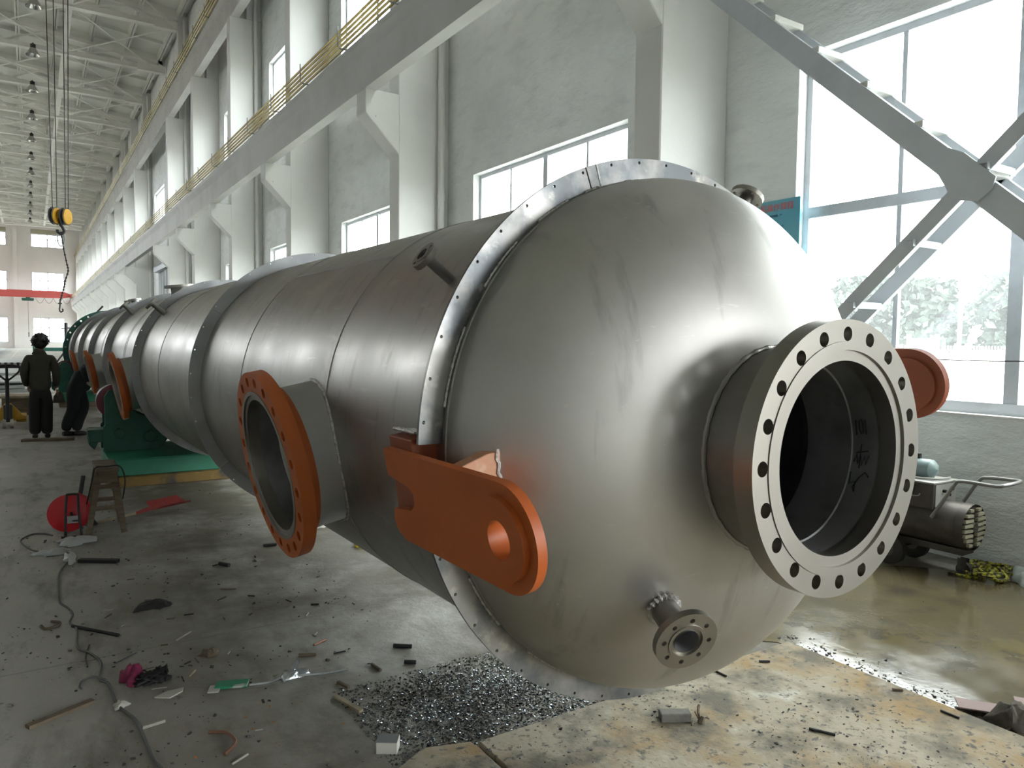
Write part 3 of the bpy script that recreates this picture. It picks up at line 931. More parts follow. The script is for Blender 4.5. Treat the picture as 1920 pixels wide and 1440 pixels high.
# main nozzle on the head, in line with the axis
S0 = 1.43
main = link('main_nozzle', None); main.parent = vessel; ORG[main.name] = ORG['pressure_vessel']
tag(main, 'wide open nozzle with a bright machined flange')
flange('flange', main, VP(S0), -VD, .448, .068, .316, .401, .0235, 20, (.378, .316), 'flange', ref=E2, hub=(.371, .05, .352), a0=PI / 20)
q = BV(); q.lathe([(S0 + .10, .352), (1.74, .352)], VA, VD, 128); obj('neck', q, M['neck'], main)
q = BV(); q.lathe([(S0 + .06, .316), (1.62, .316), (1.78, .316), (1.86, .40), (2.12, .82), (2.5, .95), (3.4, .99), (4.2, .99), (4.2, .001)], VA, VD, 128); obj('bore', q, M['inner'], main)
q = BV(); q.tube([VP(1.60, a * 3, .3145) for a in range(120)], .006, 6, closed=True); obj('weld_bead', q, M['inner'], main)
q = BV()
pts = []
for k in range(121):
    a = 3 * k
    pr = .356
    sa = 2.20 - .536 * math.sqrt(1 - (pr / RS) ** 2)
    pts.append(VP(sa - .002, a, pr))
q.tube(pts[:-1], [.0085 + .0022 * math.sin(k * 1.9) for k in range(120)], 8, closed=True)
obj('weld_bead', q, M['seam'], main)
# marker scribbles on the inside of the bore
def scribble(pts, par):
    q = BV()
    for st in pts:
        q.tube([VP(s, a, .3125) for s, a in st], .0022, 5)
    obj('marker_writing', q, M['black'], par)
A0_ = 183.0
scribble([[(1.540, A0_ - 22), (1.540, A0_ - 12)], [(1.552, A0_ - 13), (1.560, A0_ - 12), (1.566, A0_ - 15), (1.564, A0_ - 21), (1.556, A0_ - 22), (1.551, A0_ - 19), (1.552, A0_ - 13)], [(1.577, A0_ - 21), (1.578, A0_ - 11)]], main)
scribble([[(1.53, A0_ + 2), (1.54, A0_ + 8), (1.545, A0_ + 3), (1.555, A0_ + 9), (1.56, A0_ + 3), (1.57, A0_ + 8), (1.575, A0_ + 2), (1.585, A0_ + 7)], [(1.52, A0_ + 16), (1.535, A0_ + 13), (1.555, A0_ + 17), (1.57, A0_ + 24), (1.56, A0_ + 27), (1.565, A0_ + 20), (1.585, A0_ + 22), (1.59, A0_ + 14)], [(1.535, A0_ - 1), (1.58, A0_ + 1)], [(1.56, A0_ - 5), (1.562, A0_ + 11)]], main)

# side nozzles with orange flanges
def side_nozzle(s, ang, D, R, k, label, weld=True, capped=True):
    nz = link('side_nozzle', None); nz.parent = vessel; ORG[nz.name] = ORG['pressure_vessel']
    nz['label'] = label
    n = VN(ang); c = VP(s, ang, D)
    t = .062 * k
    flange('flange', nz, c, n, R, t, .345 * k * .93, R * .90, .024 * k, 20, (R * .80, .32 * k), 'orange', 'flange', VD, (R * .80, .055 * k, .365 * k), label='flange painted orange', seg=16)
    q = BV(); q.lathe([(-t - .055 * k, .352 * k), (-(D - .93), .352 * k)], c, n, 96); obj('pipe', q, M['pipegrey'], nz)
    q = BV(); q.lathe([(-t * .9, .322 * k), (-(D - .94), .322 * k)], c, n, 96); q.lathe([(-(D - .95), .322 * k), (-(D - .95), .001)], c, n, 64); obj('bore', q, M['inner'], nz)
    q = BV(); q.tube([c - n * .16 * k + (VD * math.cos(a * PI / 24) + n.cross(VD) * math.sin(a * PI / 24)) * .320 * k for a in range(48)], .006, 5, closed=True)
    obj('weld_bead', q, M['seam'], nz)
    if weld:
        q = BV(); pts = []
        up = n.cross(VD)
        for j in range(72):
            a = 2 * PI * j / 72
            x, y = .356 * k * math.cos(a), .356 * k * math.sin(a)
            h = math.sqrt(max(RS * RS - y * y, 0))
            pts.append(VA + VD * (s + x) + up * y + n * h)
        q.tube(pts, [.009 + .003 * math.sin(j * 2.3) for j in range(72)], 6, closed=True)
        obj('weld_bead', q, M['bead'], nz)
    if capped:
        q = BV()
        tb = math.radians(62)
        e, g = VD, n.cross(VD)
        q.lathe([(-t * .98, R + .0015), (-t * .02, R + .0015)], c, n, 10, math.radians(64), math.radians(112) if False else math.radians(112), VD)
        obj('bare_patch', q, M['orangecap'], nz, label='bare unpainted patch on the flange rim')
    return nz
side_nozzle(3.63, -11, 1.243, .455, 1.0, 'large side nozzle with orange flange nearest the domed end')
side_nozzle(10.45, -11, 1.225, .425, .93, 'second side nozzle, above the nearer green roller stand')
side_nozzle(14.75, -11, 1.215, .385, .84, 'third side nozzle, beside the crouching worker')
side_nozzle(19.4, -11, 1.20, .325, .70, 'fourth and farthest side nozzle')

# small nozzles
def small_nozzle(base, n, L, rp, R, t, N, label, ref=None, bore=.03, rbc=None, bead=True, rh=.0095):
    n = Vector(n).normalized()
    nz = link('small_nozzle', None); nz.parent = vessel; ORG[nz.name] = ORG['pressure_vessel']
    nz['label'] = label
    c = base + n * L
    flange('flange', nz, c, n, R, t, bore, rbc or R * .75, rh, N, (R * .60, bore), 'flange', ref=ref or (VD - n * VD.dot(n)), hub=None, seg=16, a0=.3)
    q = BV(); q.lathe([(-.03, rp), (L - t * .5, rp)], base, n, 32); q.lathe([(L - t, rp), (L - t, R * .7)], base, n, 32); obj('pipe', q, M['neck'], nz)
    q = BV(); q.lathe([(L, bore), (L * .2, bore), (L * .2, .0005)], base, n, 24); obj('bore', q, M['inner'], nz)
    if bead:
        q = BV()
        e = n.cross(Vector((0, 0, 1))).normalized(); g = n.cross(e)
        q.tube([base + n * .006 + (e * math.cos(j * PI / 20) + g * math.sin(j * PI / 20)) * (rp + .004) for j in range(40)], [.010 + .004 * math.sin(j * 3.1) for j in range(40)], 6, closed=True)
        obj('weld_bead', q, M['bead'], nz)
    return nz
def head_pt(l1, l3):
    """point on the head at offsets l1 (E1) and l3 (E2) from the axis, with its outward normal"""
    q = 1 - (l1 * l1 + l3 * l3) / RS ** 2
    l2 = -.536 * math.sqrt(q)
    n = (E1 * (l1 / RS ** 2) + VD * (l2 / .536 ** 2) + E2 * (l3 / RS ** 2)).normalized()
    return VA + VD * (2.2 + l2) + E1 * l1 + E2 * l3, n
P_, n_ = head_pt(-.421, -.521)
small_nozzle(P_, n_, .165, .048, .107, .024, 8, 'small flanged nozzle low on the domed head', bore=.042, rh=.0085)
small_nozzle(VP(2.56, 36.2, RS), VN(36.2), .15, .021, .059, .022, 4, 'thin nozzle standing up just behind the near ring', bore=.014, rh=.007, bead=False)
small_nozzle(VP(2.36, 121, RS), VN(121), .22, .032, .078, .022, 4, 'flanged nozzle standing up on the right side of the near ring', bore=.02, rh=.010, bead=False)
for s, ang, lb in ((9.45, 40, 'thin nozzle standing up near the third ring'), (13.0, 47, 'thin nozzle standing up near the fourth ring')):
    small_nozzle(VP(s, ang, RS), VN(ang), .20, .03, .085, .03, 4, lb, bore=.02, rh=.01, bead=False)
for s, ang, R, lb in ((12.3, 84, .24, 'wide flanged nozzle on top of the vessel behind the third ring'), (16.9, 80, .12, 'flanged nozzle on top of the vessel beyond the fifth ring'), (17.6, 80, .12, 'second flanged nozzle on top of the vessel beyond the fifth ring')):
    small_nozzle(VP(s, ang, RS), VN(ang), .17, R * .6, R, .035, 8, lb, bore=R * .5, rh=.011, bead=False)

# ---- orange lifting lugs
def lug(side, send, label):
    ang = -8
    n = VN(ang) * side
    tv = (E1 * math.sin(math.radians(ang)) + E2 * math.cos(math.radians(ang)))
    D0, D1 = 1.108, 1.150
    D1 = 1.138 if side > 0 else 1.145
    def Q(s, z, d): return VA + VD * s + tv * z + n * d
    lg = link('lifting_lug', None); lg.parent = vessel; ORG[lg.name] = ORG['pressure_vessel']
    lg['label'] = label
    h0, h1 = -.163, .150                             # bottom and top edges
    if side < 0: h0, h1 = h0 + .05, h1 + .05
    er = .055 if side > 0 else .016
    hc, rc = (h0 + h1) / 2, (h1 - h0) / 2
    cs = send + rc
    back = 2.445
    out = [(back, h1)]
    out += [(cs + rc * math.cos(PI / 2 + PI * k / 24), hc + rc * math.sin(PI / 2 + PI * k / 24)) for k in range(25)]
    out += [(back - .10, h0), (back - .045, h0 + .02), (back - .02, h0 + .06), (back - .03, -.062)]
    out += [(back - .17, -.045), (back - .20, -.02), (back - .20, .015), (back - .17, .035), (back - .012, .055)]
    # plate with a real eye: outer loop split from the eye by bridging
    q = BV()
    M_ = 48
    eye = [(cs + er * math.cos(2 * PI * k / M_), hc + er * math.sin(2 * PI * k / M_)) for k in range(M_)]
    boss = [(cs + .118 * math.cos(2 * PI * k / M_), hc + .118 * math.sin(2 * PI * k / M_)) for k in range(M_)]
    import bmesh
    from mathutils.geometry import tessellate_polygon
    loops = [[Vector((s, z, 0)) for s, z in out], [Vector((s, z, 0)) for s, z in eye]]
    tris = tessellate_polygon(loops)
    flat = out + eye
    for d, flip in ((D1, False), (D0, True)):
        ids = [q.vert(Q(s, z, d)) for s, z in flat]
        for t in tris:
            q.face([ids[k] for k in (t[::-1] if flip else t)])
    for lp in (out, eye):
        m = len(lp)
        a = [q.vert(Q(s, z, D0)) for s, z in lp]; c = [q.vert(Q(s, z, D1)) for s, z in lp]
        for k in range(m):
            q.face((a[k], a[(k + 1) % m], c[(k + 1) % m], c[k]))
    obj('lug_plate', q, M['orange'] if side > 0 else M['redprimer'], lg, angle=30)
    for dA, dB in ((D1, D1 + .018), (D0, D0 - .018)):
        q = BV()
        a = [q.vert(Q(s, z, dB)) for s, z in boss]; e = [q.vert(Q(s, z, dB)) for s, z in eye]
        a2 = [q.vert(Q(s, z, dA)) for s, z in boss]; e2 = [q.vert(Q(s, z, dA)) for s, z in eye]
        for k in range(M_):
            j = (k + 1) % M_
            q.face((a[k], a[j], e[j], e[k])); q.face((a2[k], a2[j], a[j], a[k])); q.face((e2[j], e2[k], e[k], e[j]))
        obj('eye_ring', q, M['orange'] if side > 0 else M['redprimer'], lg, angle=30)
    # brackets welding the plate to shell and head
    q = BV()
    def block(s0, s1, z0, z1, d0, d1):
        q.prism([Q(s0, z0, d0), Q(s1, z0, d0), Q(s1, z1, d0), Q(s0, z1, d0)], n * (d1 - d0))
    block(2.30, 2.475, -.10, .185, .985, D0 - .01)
    obj('bracket', q, M['redprimer'], lg, smooth=False, bevel=.004)
    q = BV(); q.prism([Q(2.005, -.10, .88), Q(2.005, -.10, D0), Q(2.005, .125, D0), Q(2.005, .152, .98), Q(2.005, .152, .88)], VD * .06)
    obj('bracket', q, M['primerpatch'] if side > 0 else M['redprimer'], lg, smooth=False, bevel=.004, label='bracket with bare pinkish metal')
    if side > 0:
        q = BV()
        for k in range(5):
            q.tube([Q(2.31 + .165 * j / 12, .188 + .004 * k, 1.01 + .016 * k) for j in range(13)], [.006 + .0015 * math.sin(j * 2 + k) for j in range(13)], 6)
        obj('weld_bead', q, M['bead'], lg)
        q = BV(); q.tube([Q(2.003, -.02 + .18 * j / 12, .945 + .004 * math.sin(j * 2)) for j in range(13)], .006, 6); obj('weld_bead', q, M['bead'], lg)
    return lg
lug(1, 1.54, 'orange lifting lug with a round eye on the left side')
lug(-1, 1.665, 'red-brown lifting lug seen behind the big flange on the right side')

# ================================================================== ROLLER STANDS UNDER THE VESSEL
def axis_real(y):
    s = y / VK
    return real(VP(s))
def roller_stand(label, cat, yb, yw):
    """yb: middle of the base beam, yw: plane of the wheels"""
    c = axis_real(yw)
    ax, az = c.x, c.z
    t = root('turning_roll_stand', (ax, yb, .11), label, cat)
    q = B(); q.bb(ax - 1.16, ax + 1.16, yb - .66, yb + .66, .11, .29); q.bb(ax - 1.18, ax + 1.18, yb - .68, yb + .68, .286, .305)
    obj('base_beam', q, M['green'], t, smooth=False, bevel=.008)
    RV = RS * VK
    for sd in (-1, 1):
        wh = []
        for a, r in ((-22, .20), (-51, .165)):
            a_ = math.radians(a)
            D = RV + r + .002
            wh.append((ax + sd * math.cos(a_) * D, az + math.sin(a_) * D, r))
        for (wx, wz, r) in wh:
            w = B(); w.lathe([(-.09, .0), (-.09, r - .03), (-.08, r), (.08, r), (.09, r - .03), (.09, .0)], (wx, yw, wz), (0, 1, 0), 40)
            o = obj('wheel', w, M['tire'], t)
            w = B(); w.cyl((wx, yw - .25, wz), (wx, yw + .25, wz), .068, 24)
            obj('hub', w, M['dkgreen'], o, bevel=.006)
        for y in (yw - .22, yw + .18):
            pts = [(ax + sd * x, y, z) for x, z in ((1.18, .305), (1.18, .60), (1.16, .62), (1.165, .95), (1.12, 1.03), (1.02, 1.04), (.93, .96), (.90, .84), (.82, .76), (.70, .70), (.60, .64), (.50, .54), (.48, .44), (.54, .35), (.62, .305))]
            q = B(); q.prism(pts, (0, .04, 0))
            obj('side_plate', q, M['dkgreen'], t, smooth=False, bevel=.006)
        q = B(); q.cyl((ax + sd * 1.01, yw - .27, .52), (ax + sd * 1.01, yw + .25, .52), .055, 24); obj('pivot_pin', q, M['dkgreen'], t, bevel=.006)
        q = B(); q.bb(ax + sd * 1.16, ax + sd * 1.33, yw - .20, yw + .12, .42, .57)
        q.prism([(ax + sd * 1.33, yw - .18, .56), (ax + sd * 1.33, yw - .18, .40), (ax + sd * 1.27, yw - .18, .33), (ax + sd * 1.22, yw - .18, .44)], (0, .22, 0))
        obj('drive_box', q, M['dkgreen'], t, smooth=False, bevel=.008)
    return t
roller_stand('green roller stand under the vessel nearer the camera, with dark red wheels', 'roller stand', 9.92, 10.12)
roller_stand('green roller stand under the far end of the vessel', 'roller stand', 21.0, 21.2)
for k, (y, lb) in enumerate(((9.92, 'yellow and black stained timber under the nearer roller stand'), (21.0, 'timber under the far roller stand'))):
    ax = axis_real(y).x
    q = B(); q.bb(ax - 1.20, ax + 1.20, y - .75, y + .75, 0, .108)
    single('timber', q, M['timber'] if k == 0 else M['wood'], lb, 'timber', smooth=False, bevel=.008)

# ================================================================== STAIRCASE BY THE BIG WINDOW
st = root('steel_staircase', (5.40, 4.2, 0), 'pale grey steel staircase crossing in front of the big window', 'staircase')
sdir = Vector((0, 1.31, 1.20)).normalized()          # up and away from the camera
sn = Vector((0, -sdir.z, sdir.y))
def SP(k, x, off=0.0):
    base = Vector((x, 3.355, 3.49))
    return base + sdir * k + sn * off
for x in (5.20, 5.54):
    q = B()
    q.bar(SP(-4.6, x, -.02), SP(2.55, x, -.02), .012, .165, sn)
    q.bar(SP(-4.58, x + .03, .056), SP(2.53, x + .03, .056), .05, .010, sn)
    q.bar(SP(-4.58, x + .03, -.096), SP(2.53, x + .03, -.096), .05, .010, sn)
    obj('stringer', q, M['stair'], st, smooth=False)
for k in range(15):
    c = Vector((5.37, 4.17, 4.32)) + Vector((0, .42, .385)) * (1 - k)
    if k < 0 or c.z < .25 or c.z > 5.1: continue
    q = B(); q.bb(5.207, 5.575, c.y - .01, c.y + .20, c.z + .004, c.z + .052)
    obj('tread', q, M['tread'], st, smooth=False, bevel=.004)
# crossing lower flight
ldir = Vector((0, -1.23, 1.18)).normalized()
ln_ = Vector((0, ldir.z, -ldir.y)) * -1
def LP(k, x, off=0.0):
    return Vector((x, 2.92, 2.41)) + ldir * k + ln_ * off
q = B(); q.bar(LP(-.80, 5.20, 0), LP(3.0, 5.20, 0), .012, .105, ln_); q.bar(LP(-.78, 5.215, -.05), LP(3.0, 5.215, -.05), .04, .01, ln_)
obj('lower_stringer', q, M['stair'], st, smooth=False)
q = B(); q.bar(LP(-3.30, 5.54, -.03), LP(3.0, 5.54, -.03), .012, .11, ln_); q.bar(LP(-3.30, 5.555, .022), LP(3.0, 5.555, .022), .045, .010, ln_); q.bar(LP(-3.30, 5.555, -.082), LP(3.0, 5.555, -.082), .045, .010, ln_)
obj('lower_stringer', q, M['stair'], st, smooth=False)
for k in (-.62, -.02, .62, 1.2, 1.8):
    c = LP(k, 5.37, .0)
    q = B(); q.bb(5.16, 5.535, c.y - .03, c.y + .03, c.z - .004, c.z + .004); q.bb(5.161, 5.534, c.y - .029, c.y - .022, c.z - .045, c.z - .003)
    obj('cross_angle', q, M['stair'], st, smooth=False)
gp = [(5.19, 2.79, 2.86), (5.19, 2.66, 2.63), (5.19, 2.50, 2.60), (5.19, 2.42, 2.67), (5.19, 2.40, 2.74), (5.19, 2.60, 2.93), (5.19, 2.72, 2.99)]
q = B(); q.prism(gp, (-.012, 0, 0)); obj('gusset_plate', q, M['stair'], st, smooth=False)
for y, z0, zl in ((-1.3, 0.0, -0.04),):
    q = B(); q.bb(5.17, 5.23, y - .03, y + .03, 0, .30); q.bb(5.51, 5.57, y - .03, y + .03, 0, .30); obj('foot', q, M['stair'], st, smooth=False)

# wire strung across the window
q = B(); q.tube(smoothpath([(5.2, 5.30, 1.70), (5.7, 4.3, 1.60), (5.85, 3.34, 1.565), (5.85, 2.9, 1.555), (5.85, 2.49, 1.56), (5.85, 1.4, 1.60), (6.04, .2, 1.75)], 6), .004, 5)
single('wire', q, M['iron'], 'thin dark wire strung across the big window', 'wire')

# ---- instruction sign on the wall
sg = root('wall_sign', (6.03, 4.80, 2.45), 'light blue instruction board with red heading on the right wall', 'sign')
q = B(); q.bb(6.025, 6.049, 4.47, 5.14, 2.32, 3.035); obj('board', q, M['signblue'], sg, smooth=False, bevel=.003)
def text_mesh(name, body, size, loc, mt, par, width=None, align='CENTER'):
    """flat lettering facing -X, reading towards -Y"""
    cu = bpy.data.curves.new(name, 'FONT')
    cu.body = body; cu.size = size; cu.align_x = align; cu.align_y = 'CENTER'; cu.extrude = .0008
    o = link(name, cu)
    bpy.context.view_layer.update()
    me = bpy.data.meshes.new_from_object(o.evaluated_get(bpy.context.evaluated_depsgraph_get()))
    bpy.data.objects.remove(o, do_unlink=True)
    xs = [v.co.x for v in me.vertices]
    k = width / (max(xs) - min(xs)) if width and xs and max(xs) > min(xs) else 1
    off = ORG[par.name]
    for v in me.vertices:
        x, y, z = v.co
        v.co = (loc[0] - z - off.x, loc[1] - x * k - off.y, loc[2] + y * k - off.z)
    me.materials.clear(); me.materials.append(mt)
    o = link(name, me); o.parent = par; ORG[name] = off
    return o
text_mesh('heading', '空压机操作规程', .07, (6.0235, 4.805, 2.962), M['signred'], sg, .53)
lines = ['一、操作前检查设备各部位是否完好，严', '    禁带病运行。', '二、开机前检查油位、电源及安全装置，并', '    确认管路阀门。', '三、运行中注意压力表、温度，不得', '    超压使用。', '四、停机后切断电源，排放冷凝水，做', '    好清洁保养。', '五、定期检修，做好', '    运行记录。']
for k, tx in enumerate(lines):
    text_mesh('text_line', tx, .024, (6.0235, 5.10, 2.885 - .052 * k), M['signink'], sg, None, 'LEFT')

# ================================================================== MACHINE BY THE WALL
mc = root('welding_generator', (5.62, 3.05, 0), 'grimy wheeled welding generator with push handle by the right wall', 'machine')
mx, mz = 5.64, .365
q = B(); q.lathe([(0, .005), (0, .155), (.02, .165), (.62, .165), (.64, .15), (.64, .01)], (mx, 2.66, mz), (0, 1, 0), 40)
obj('barrel', q, M['machine'], mc, angle=40)
q = B(); q.lathe([(-.012, .168), (.05, .170), (.05, .165)], (mx, 2.66, mz), (0, 1, 0), 40); obj('end_rim', q, M['machine'], mc)
for sx in (-1, 1):
    for k in range(8):
        z = mz - .125 + k * .036
        hw = math.sqrt(max(.148 ** 2 - (z - mz) ** 2, .0004))
        q = B(); q.bar((mx + sx * .030, 2.648, z + (0)), (mx + sx * max(hw, .045), 2.648, z + .004), .022, .020)
        obj('louver', q, M['grille'], mc, smooth=False)
q = B(); q.lathe([(0, .002), (0, .035), (.02, .04)], (mx, 2.635, mz), (0, 1, 0), 24); obj('hub_cap', q, M['machine'], mc)
q = B(); q.bb(5.48, 5.80, 2.86, 3.24, .47, .655); obj('control_box', q, M['machine'], mc, smooth=False, bevel=.008)
q = B(); q.bb(5.47, 5.81, 2.85, 3.25, .655, .668); obj('lid', q, M['machinelid'], mc, smooth=False, bevel=.003)
q = B(); q.bb(5.50, 5.78, 2.852, 2.861, .49, .65); obj('front_panel', q, M['machinelid'], mc, smooth=False)
for z, x in ((.60, 5.60), (.57, 5.66), (.61, 5.70)):
    q = B(); q.cyl((x, 2.83, z), (x, 2.855, z), .012, 10); obj('knob', q, M['black'], mc)
q = B(); q.tube(smoothpath([(5.478, 3.12, .575), (5.470, 3.11, .56), (5.470, 2.98, .555), (5.478, 2.955, .575)], 5), .004, 6); obj('meter_rim', q, M['machinelid'], mc)
q = B(); q.lathe([(0, .045), (.006, .045), (.006, .002)], (5.48, 3.04, .60), (-1, 0, 0), 24); obj('meter', q, M['black'], mc)
q = B(); q.tube(smoothpath([(5.465, 2.86, .42), (5.465, 2.80, .52), (5.465, 2.71, .68), (5.465, 2.66, .715), (5.475, 2.45, .715), (5.49, 2.40, .725), (5.62, 2.38, .735), (5.72, 2.40, .735), (5.745, 2.47, .73), (5.75, 2.62, .72), (5.75, 2.68, .69), (5.75, 2.78, .52)], 6), .013, 10)
obj('push_handle', q, M['tubegrey'], mc)
for x in (5.47, 5.80):
    q = B(); q.lathe([(-.03, .02), (-.032, .09), (-.025, .115), (.025, .115), (.032, .09), (.03, .02)], (x, 3.16, .118), (1, 0, 0), 32)
    w = obj('wheel', q, M['rubber'], mc)
    q = B(); q.cyl((x - .036, 3.16, .118), (x + .036, 3.16, .118), .05, 20); obj('hub', q, M['machine'], w)
q = B(); q.cyl((5.45, 3.16, .118), (5.82, 3.16, .118), .012, 10); obj('axle', q, M['iron'], mc)
q = B(); q.bb(5.56, 5.72, 2.68, 3.24, .165, .21); obj('chassis', q, M['machine'], mc, smooth=False)
q = B(); q.lathe([(-.02, .01), (-.022, .05), (.022, .05), (.02, .01)], (5.64, 2.70, .052), (1, 0, 0), 24); obj('caster_wheel', q, M['rubber'], mc)
q = B(); q.bb(5.615, 5.62, 2.68, 2.74, .05, .13); q.bb(5.66, 5.665, 2.68, 2.74, .05, .13); obj('caster_fork', q, M['machine'], mc, smooth=False)
pm = root('air_tank', (5.66, 3.08, .668), 'grey-green enamel tank lying on top of the wheeled generator', 'tank')
q = B(); q.lathe([(0, .002), (.012, .045), (.04, .07), (.30, .07), (.33, .045), (.34, .002)], (5.66, 2.93, .738), (0, 1, 0), 32); obj('body', q, M['tank'], pm)
q = B(); q.bb(5.645, 5.675, 3.06, 3.10, .80, .845); obj('valve', q, M['iron'], pm, smooth=False)
q = B(); q.bb(5.62, 5.70, 2.97, 3.0, .668, .70); q.bb(5.62, 5.70, 3.18, 3.21, .668, .70); obj('foot', q, M['tank'], pm, smooth=False)
q = B(); q.tube(smoothpath([(5.50, 3.22, .678), (5.52, 3.05, .678), (5.58, 2.92, .680), (5.68, 2.88, .680), (5.76, 2.89, .680)], 6), .008, 8)
single('hose', q, M['machinelid'], 'short pale hose lying across the lid of the wheeled generator', 'hose')

# rope heap and cloth by the wall
rr = random.Random(11)
q = B()
pts = []
for k in range(46):
    a = k * .62
    r = .10 + .07 * math.sin(k * 1.3)
    pts.append((5.80 + r * 1.2 * math.cos(a), 2.60 + r * 1.2 * math.sin(a), .018 + .045 * abs(math.sin(k * .9)) * (1 - r * 3) + .01 * (k % 3)))
pts += [(5.66, 2.60, .014), (5.60, 2.66, .014), (5.58, 2.78, .014)]
q.tube(smoothpath(pts, 4), .012, 7)
single('rope', q, M['rope'], 'tangled yellow and black rope heap by the foot of the right wall', 'rope')
def crumple(c, rx, ry, rz, seed, n=20, m=12):
    r_ = random.Random(seed)
    ph = [r_.uniform(0, 6.28) for _ in range(8)]
    q = B()
    rings = []
    for i in range(1, m):
        a = PI / 2 * i / (m - 1)
        ring_ = []
        for j in range(n):
            t = 2 * PI * j / n
            f = 1 + .22 * math.sin(3 * t + ph[0]) + .14 * math.sin(5 * t + ph[1] + 3 * a) + .10 * math.sin(9 * t + ph[2] + 5 * a)
            z = math.cos(a) * rz * (1 + .35 * math.sin(4 * t + ph[3] + 4 * a) * math.sin(a)) + rz * .10 * math.sin(7 * t + ph[4]) * math.sin(a) * (1 - (i == m - 1))
            ring_.append(q.vert((c[0] + rx * math.sin(a) * f * math.cos(t), c[1] + ry * math.sin(a) * f * math.sin(t), c[2] + max(z, .002))))
        rings.append(ring_)
    top = q.vert((c[0], c[1], c[2] + rz))
    for j in range(n):
        q.face((top, rings[0][j], rings[0][(j + 1) % n]))
    for A, C in zip(rings, rings[1:]):
        for j in range(n):
            q.face((A[j], C[j], C[(j + 1) % n], A[(j + 1) % n]))
    q.face(rings[-1])
    return q
single('cloth', crumple((5.86, 2.36, .004), .13, .12, .10, 5), M['rag'], 'grey-white cloth dropped on the floor beside the yellow rope', 'cloth', angle=80)
single('sack', crumple((3.60, 1.50, .0), .10, .07, .085, 8), M['sack'], 'crumpled dark brown sackcloth at the right edge of the stained slab', 'sack', angle=80)
q = B(); q.box((3.60, 1.62, .026), (.10, .20, .006), (Vector((.8, .6, 0)), Vector((-.6, .8, 0)), Vector((0, 0, 1))))
single('board', q, M['pinkboard'], 'pinkish flat board under the crumpled brown sackcloth', 'board', smooth=False)
q = B(); q.box((3.80, 1.50, .012), (.22, .12, .006), (Vector((.85, .5, .0)), Vector((-.5, .85, 0)), Vector((0, 0, 1))))
single('board', q, M['pinkboard'], 'pinkish flat board just beyond the brown sackcloth', 'board', smooth=False)

# ================================================================== LEFT SIDE FLOOR THINGS
# wooden trestle stool
s = root('wooden_stool', (.50, 7.25, 0), 'narrow wooden trestle stool in front of the green roller stand', 'stool')
q = B(); q.bb(.425, .595, 7.02, 7.52, .53, .565); obj('seat', q, M['wood'], s, smooth=False, bevel=.004)
legs = [((.455, 7.10, .53), (.36, 7.06, 0)), ((.565, 7.10, .53), (.63, 7.06, 0)), ((.455, 7.44, .53), (.37, 7.48, 0)), ((.565, 7.44, .53), (.64, 7.48, 0))]
for a, c in legs:
    q = B(); q.bar(a, c, .045, .035, (0, 1, 0)); obj('leg', q, M['wood'], s, smooth=False, bevel=.003)
for z, y in ((.40, 7.08), (.22, 7.07), (.22, 7.47), (.40, 7.46)):
    w = (.53 - z) / .53 * .085 + .06
    q = B(); q.bar((.51 - w, y, z), (.51 + w - .01, y, z), .022, .035); obj('rung', q, M['wood'], s, smooth=False)
q = B(); q.bb(.44, .58, 7.03, 7.07, .44, .53); obj('apron', q, M['wood'], s, smooth=False)
q = B(); q.tube(smoothpath([(.36, 7.16, .25), (.40, 7.05, .48), (.42, 7.02, .572), (.50, 7.06, .572), (.60, 7.02, .572), (.64, 7.04, .45), (.625, 7.1, .28)], 6), .006, 6)
single('cable_loop', q, M['iron'], 'dark thin cable draped over the wooden stool', 'cable')

# red cable reel
rl = root('cable_reel', (.24, 7.22, 0), 'red cable reel on a dark tube stand left of the wooden stool', 'cable reel')
ra = Vector((-.25, -1, .12)).normalized()
rc = Vector((.235, 7.24, .175))
for d, rad in ((.045, .155), (-.085, .155)):
    q = B(); q.lathe([(d - .006, .02), (d - .006, rad - .01), (d, rad), (d + .006, rad - .01), (d + .006, .02)], rc, ra, 48); q.lathe([(d + .006, .02), (d + .006, .001)], rc, ra, 24); obj('flange', q, M['red'], rl)
q = B(); q.lathe([(-.08, .09), (.04, .09)], rc, ra, 40); obj('drum', q, M['red'], rl)
q = B()
for k in range(9):
    q.tube([rc + ra * (-.072 + k * .013) + (Vector((1, -.25, 0)).normalized() * math.cos(j * PI / 16) + Vector((0, .12, 1)).normalized() * math.sin(j * PI / 16)) * .108 for j in range(32)], .0075, 5, closed=True)
obj('wound_cable', q, M['rubber'], rl)
q = B()
q.tube(smoothpath([(.20, 7.12, .005), (.205, 7.135, .20), (.215, 7.15, .33), (.225, 7.155, .345), (.285, 7.145, .345), (.295, 7.14, .33), (.30, 7.12, .20), (.315, 7.09, .005)], 5), .010, 8)
q.tube([(.205, 7.132, .13), (.303, 7.11, .13)], .008, 6); q.tube([(.17, 7.08, .008), (.34, 7.04, .008)], .010, 6)
q.tube([(.25, 7.14, .175), (.25, 7.36, .20)], .012, 8); q.tube(smoothpath([(.18, 7.36, .006), (.23, 7.38, .24), (.28, 7.36, .24), (.33, 7.33, .006)], 5), .010, 8)
obj('stand', q, M['iron'], rl)
q = B(); q.bb(.215, .292, 7.115, 7.125, .11, .17); obj('label_plate', q, M['tubegrey'], rl, smooth=False)
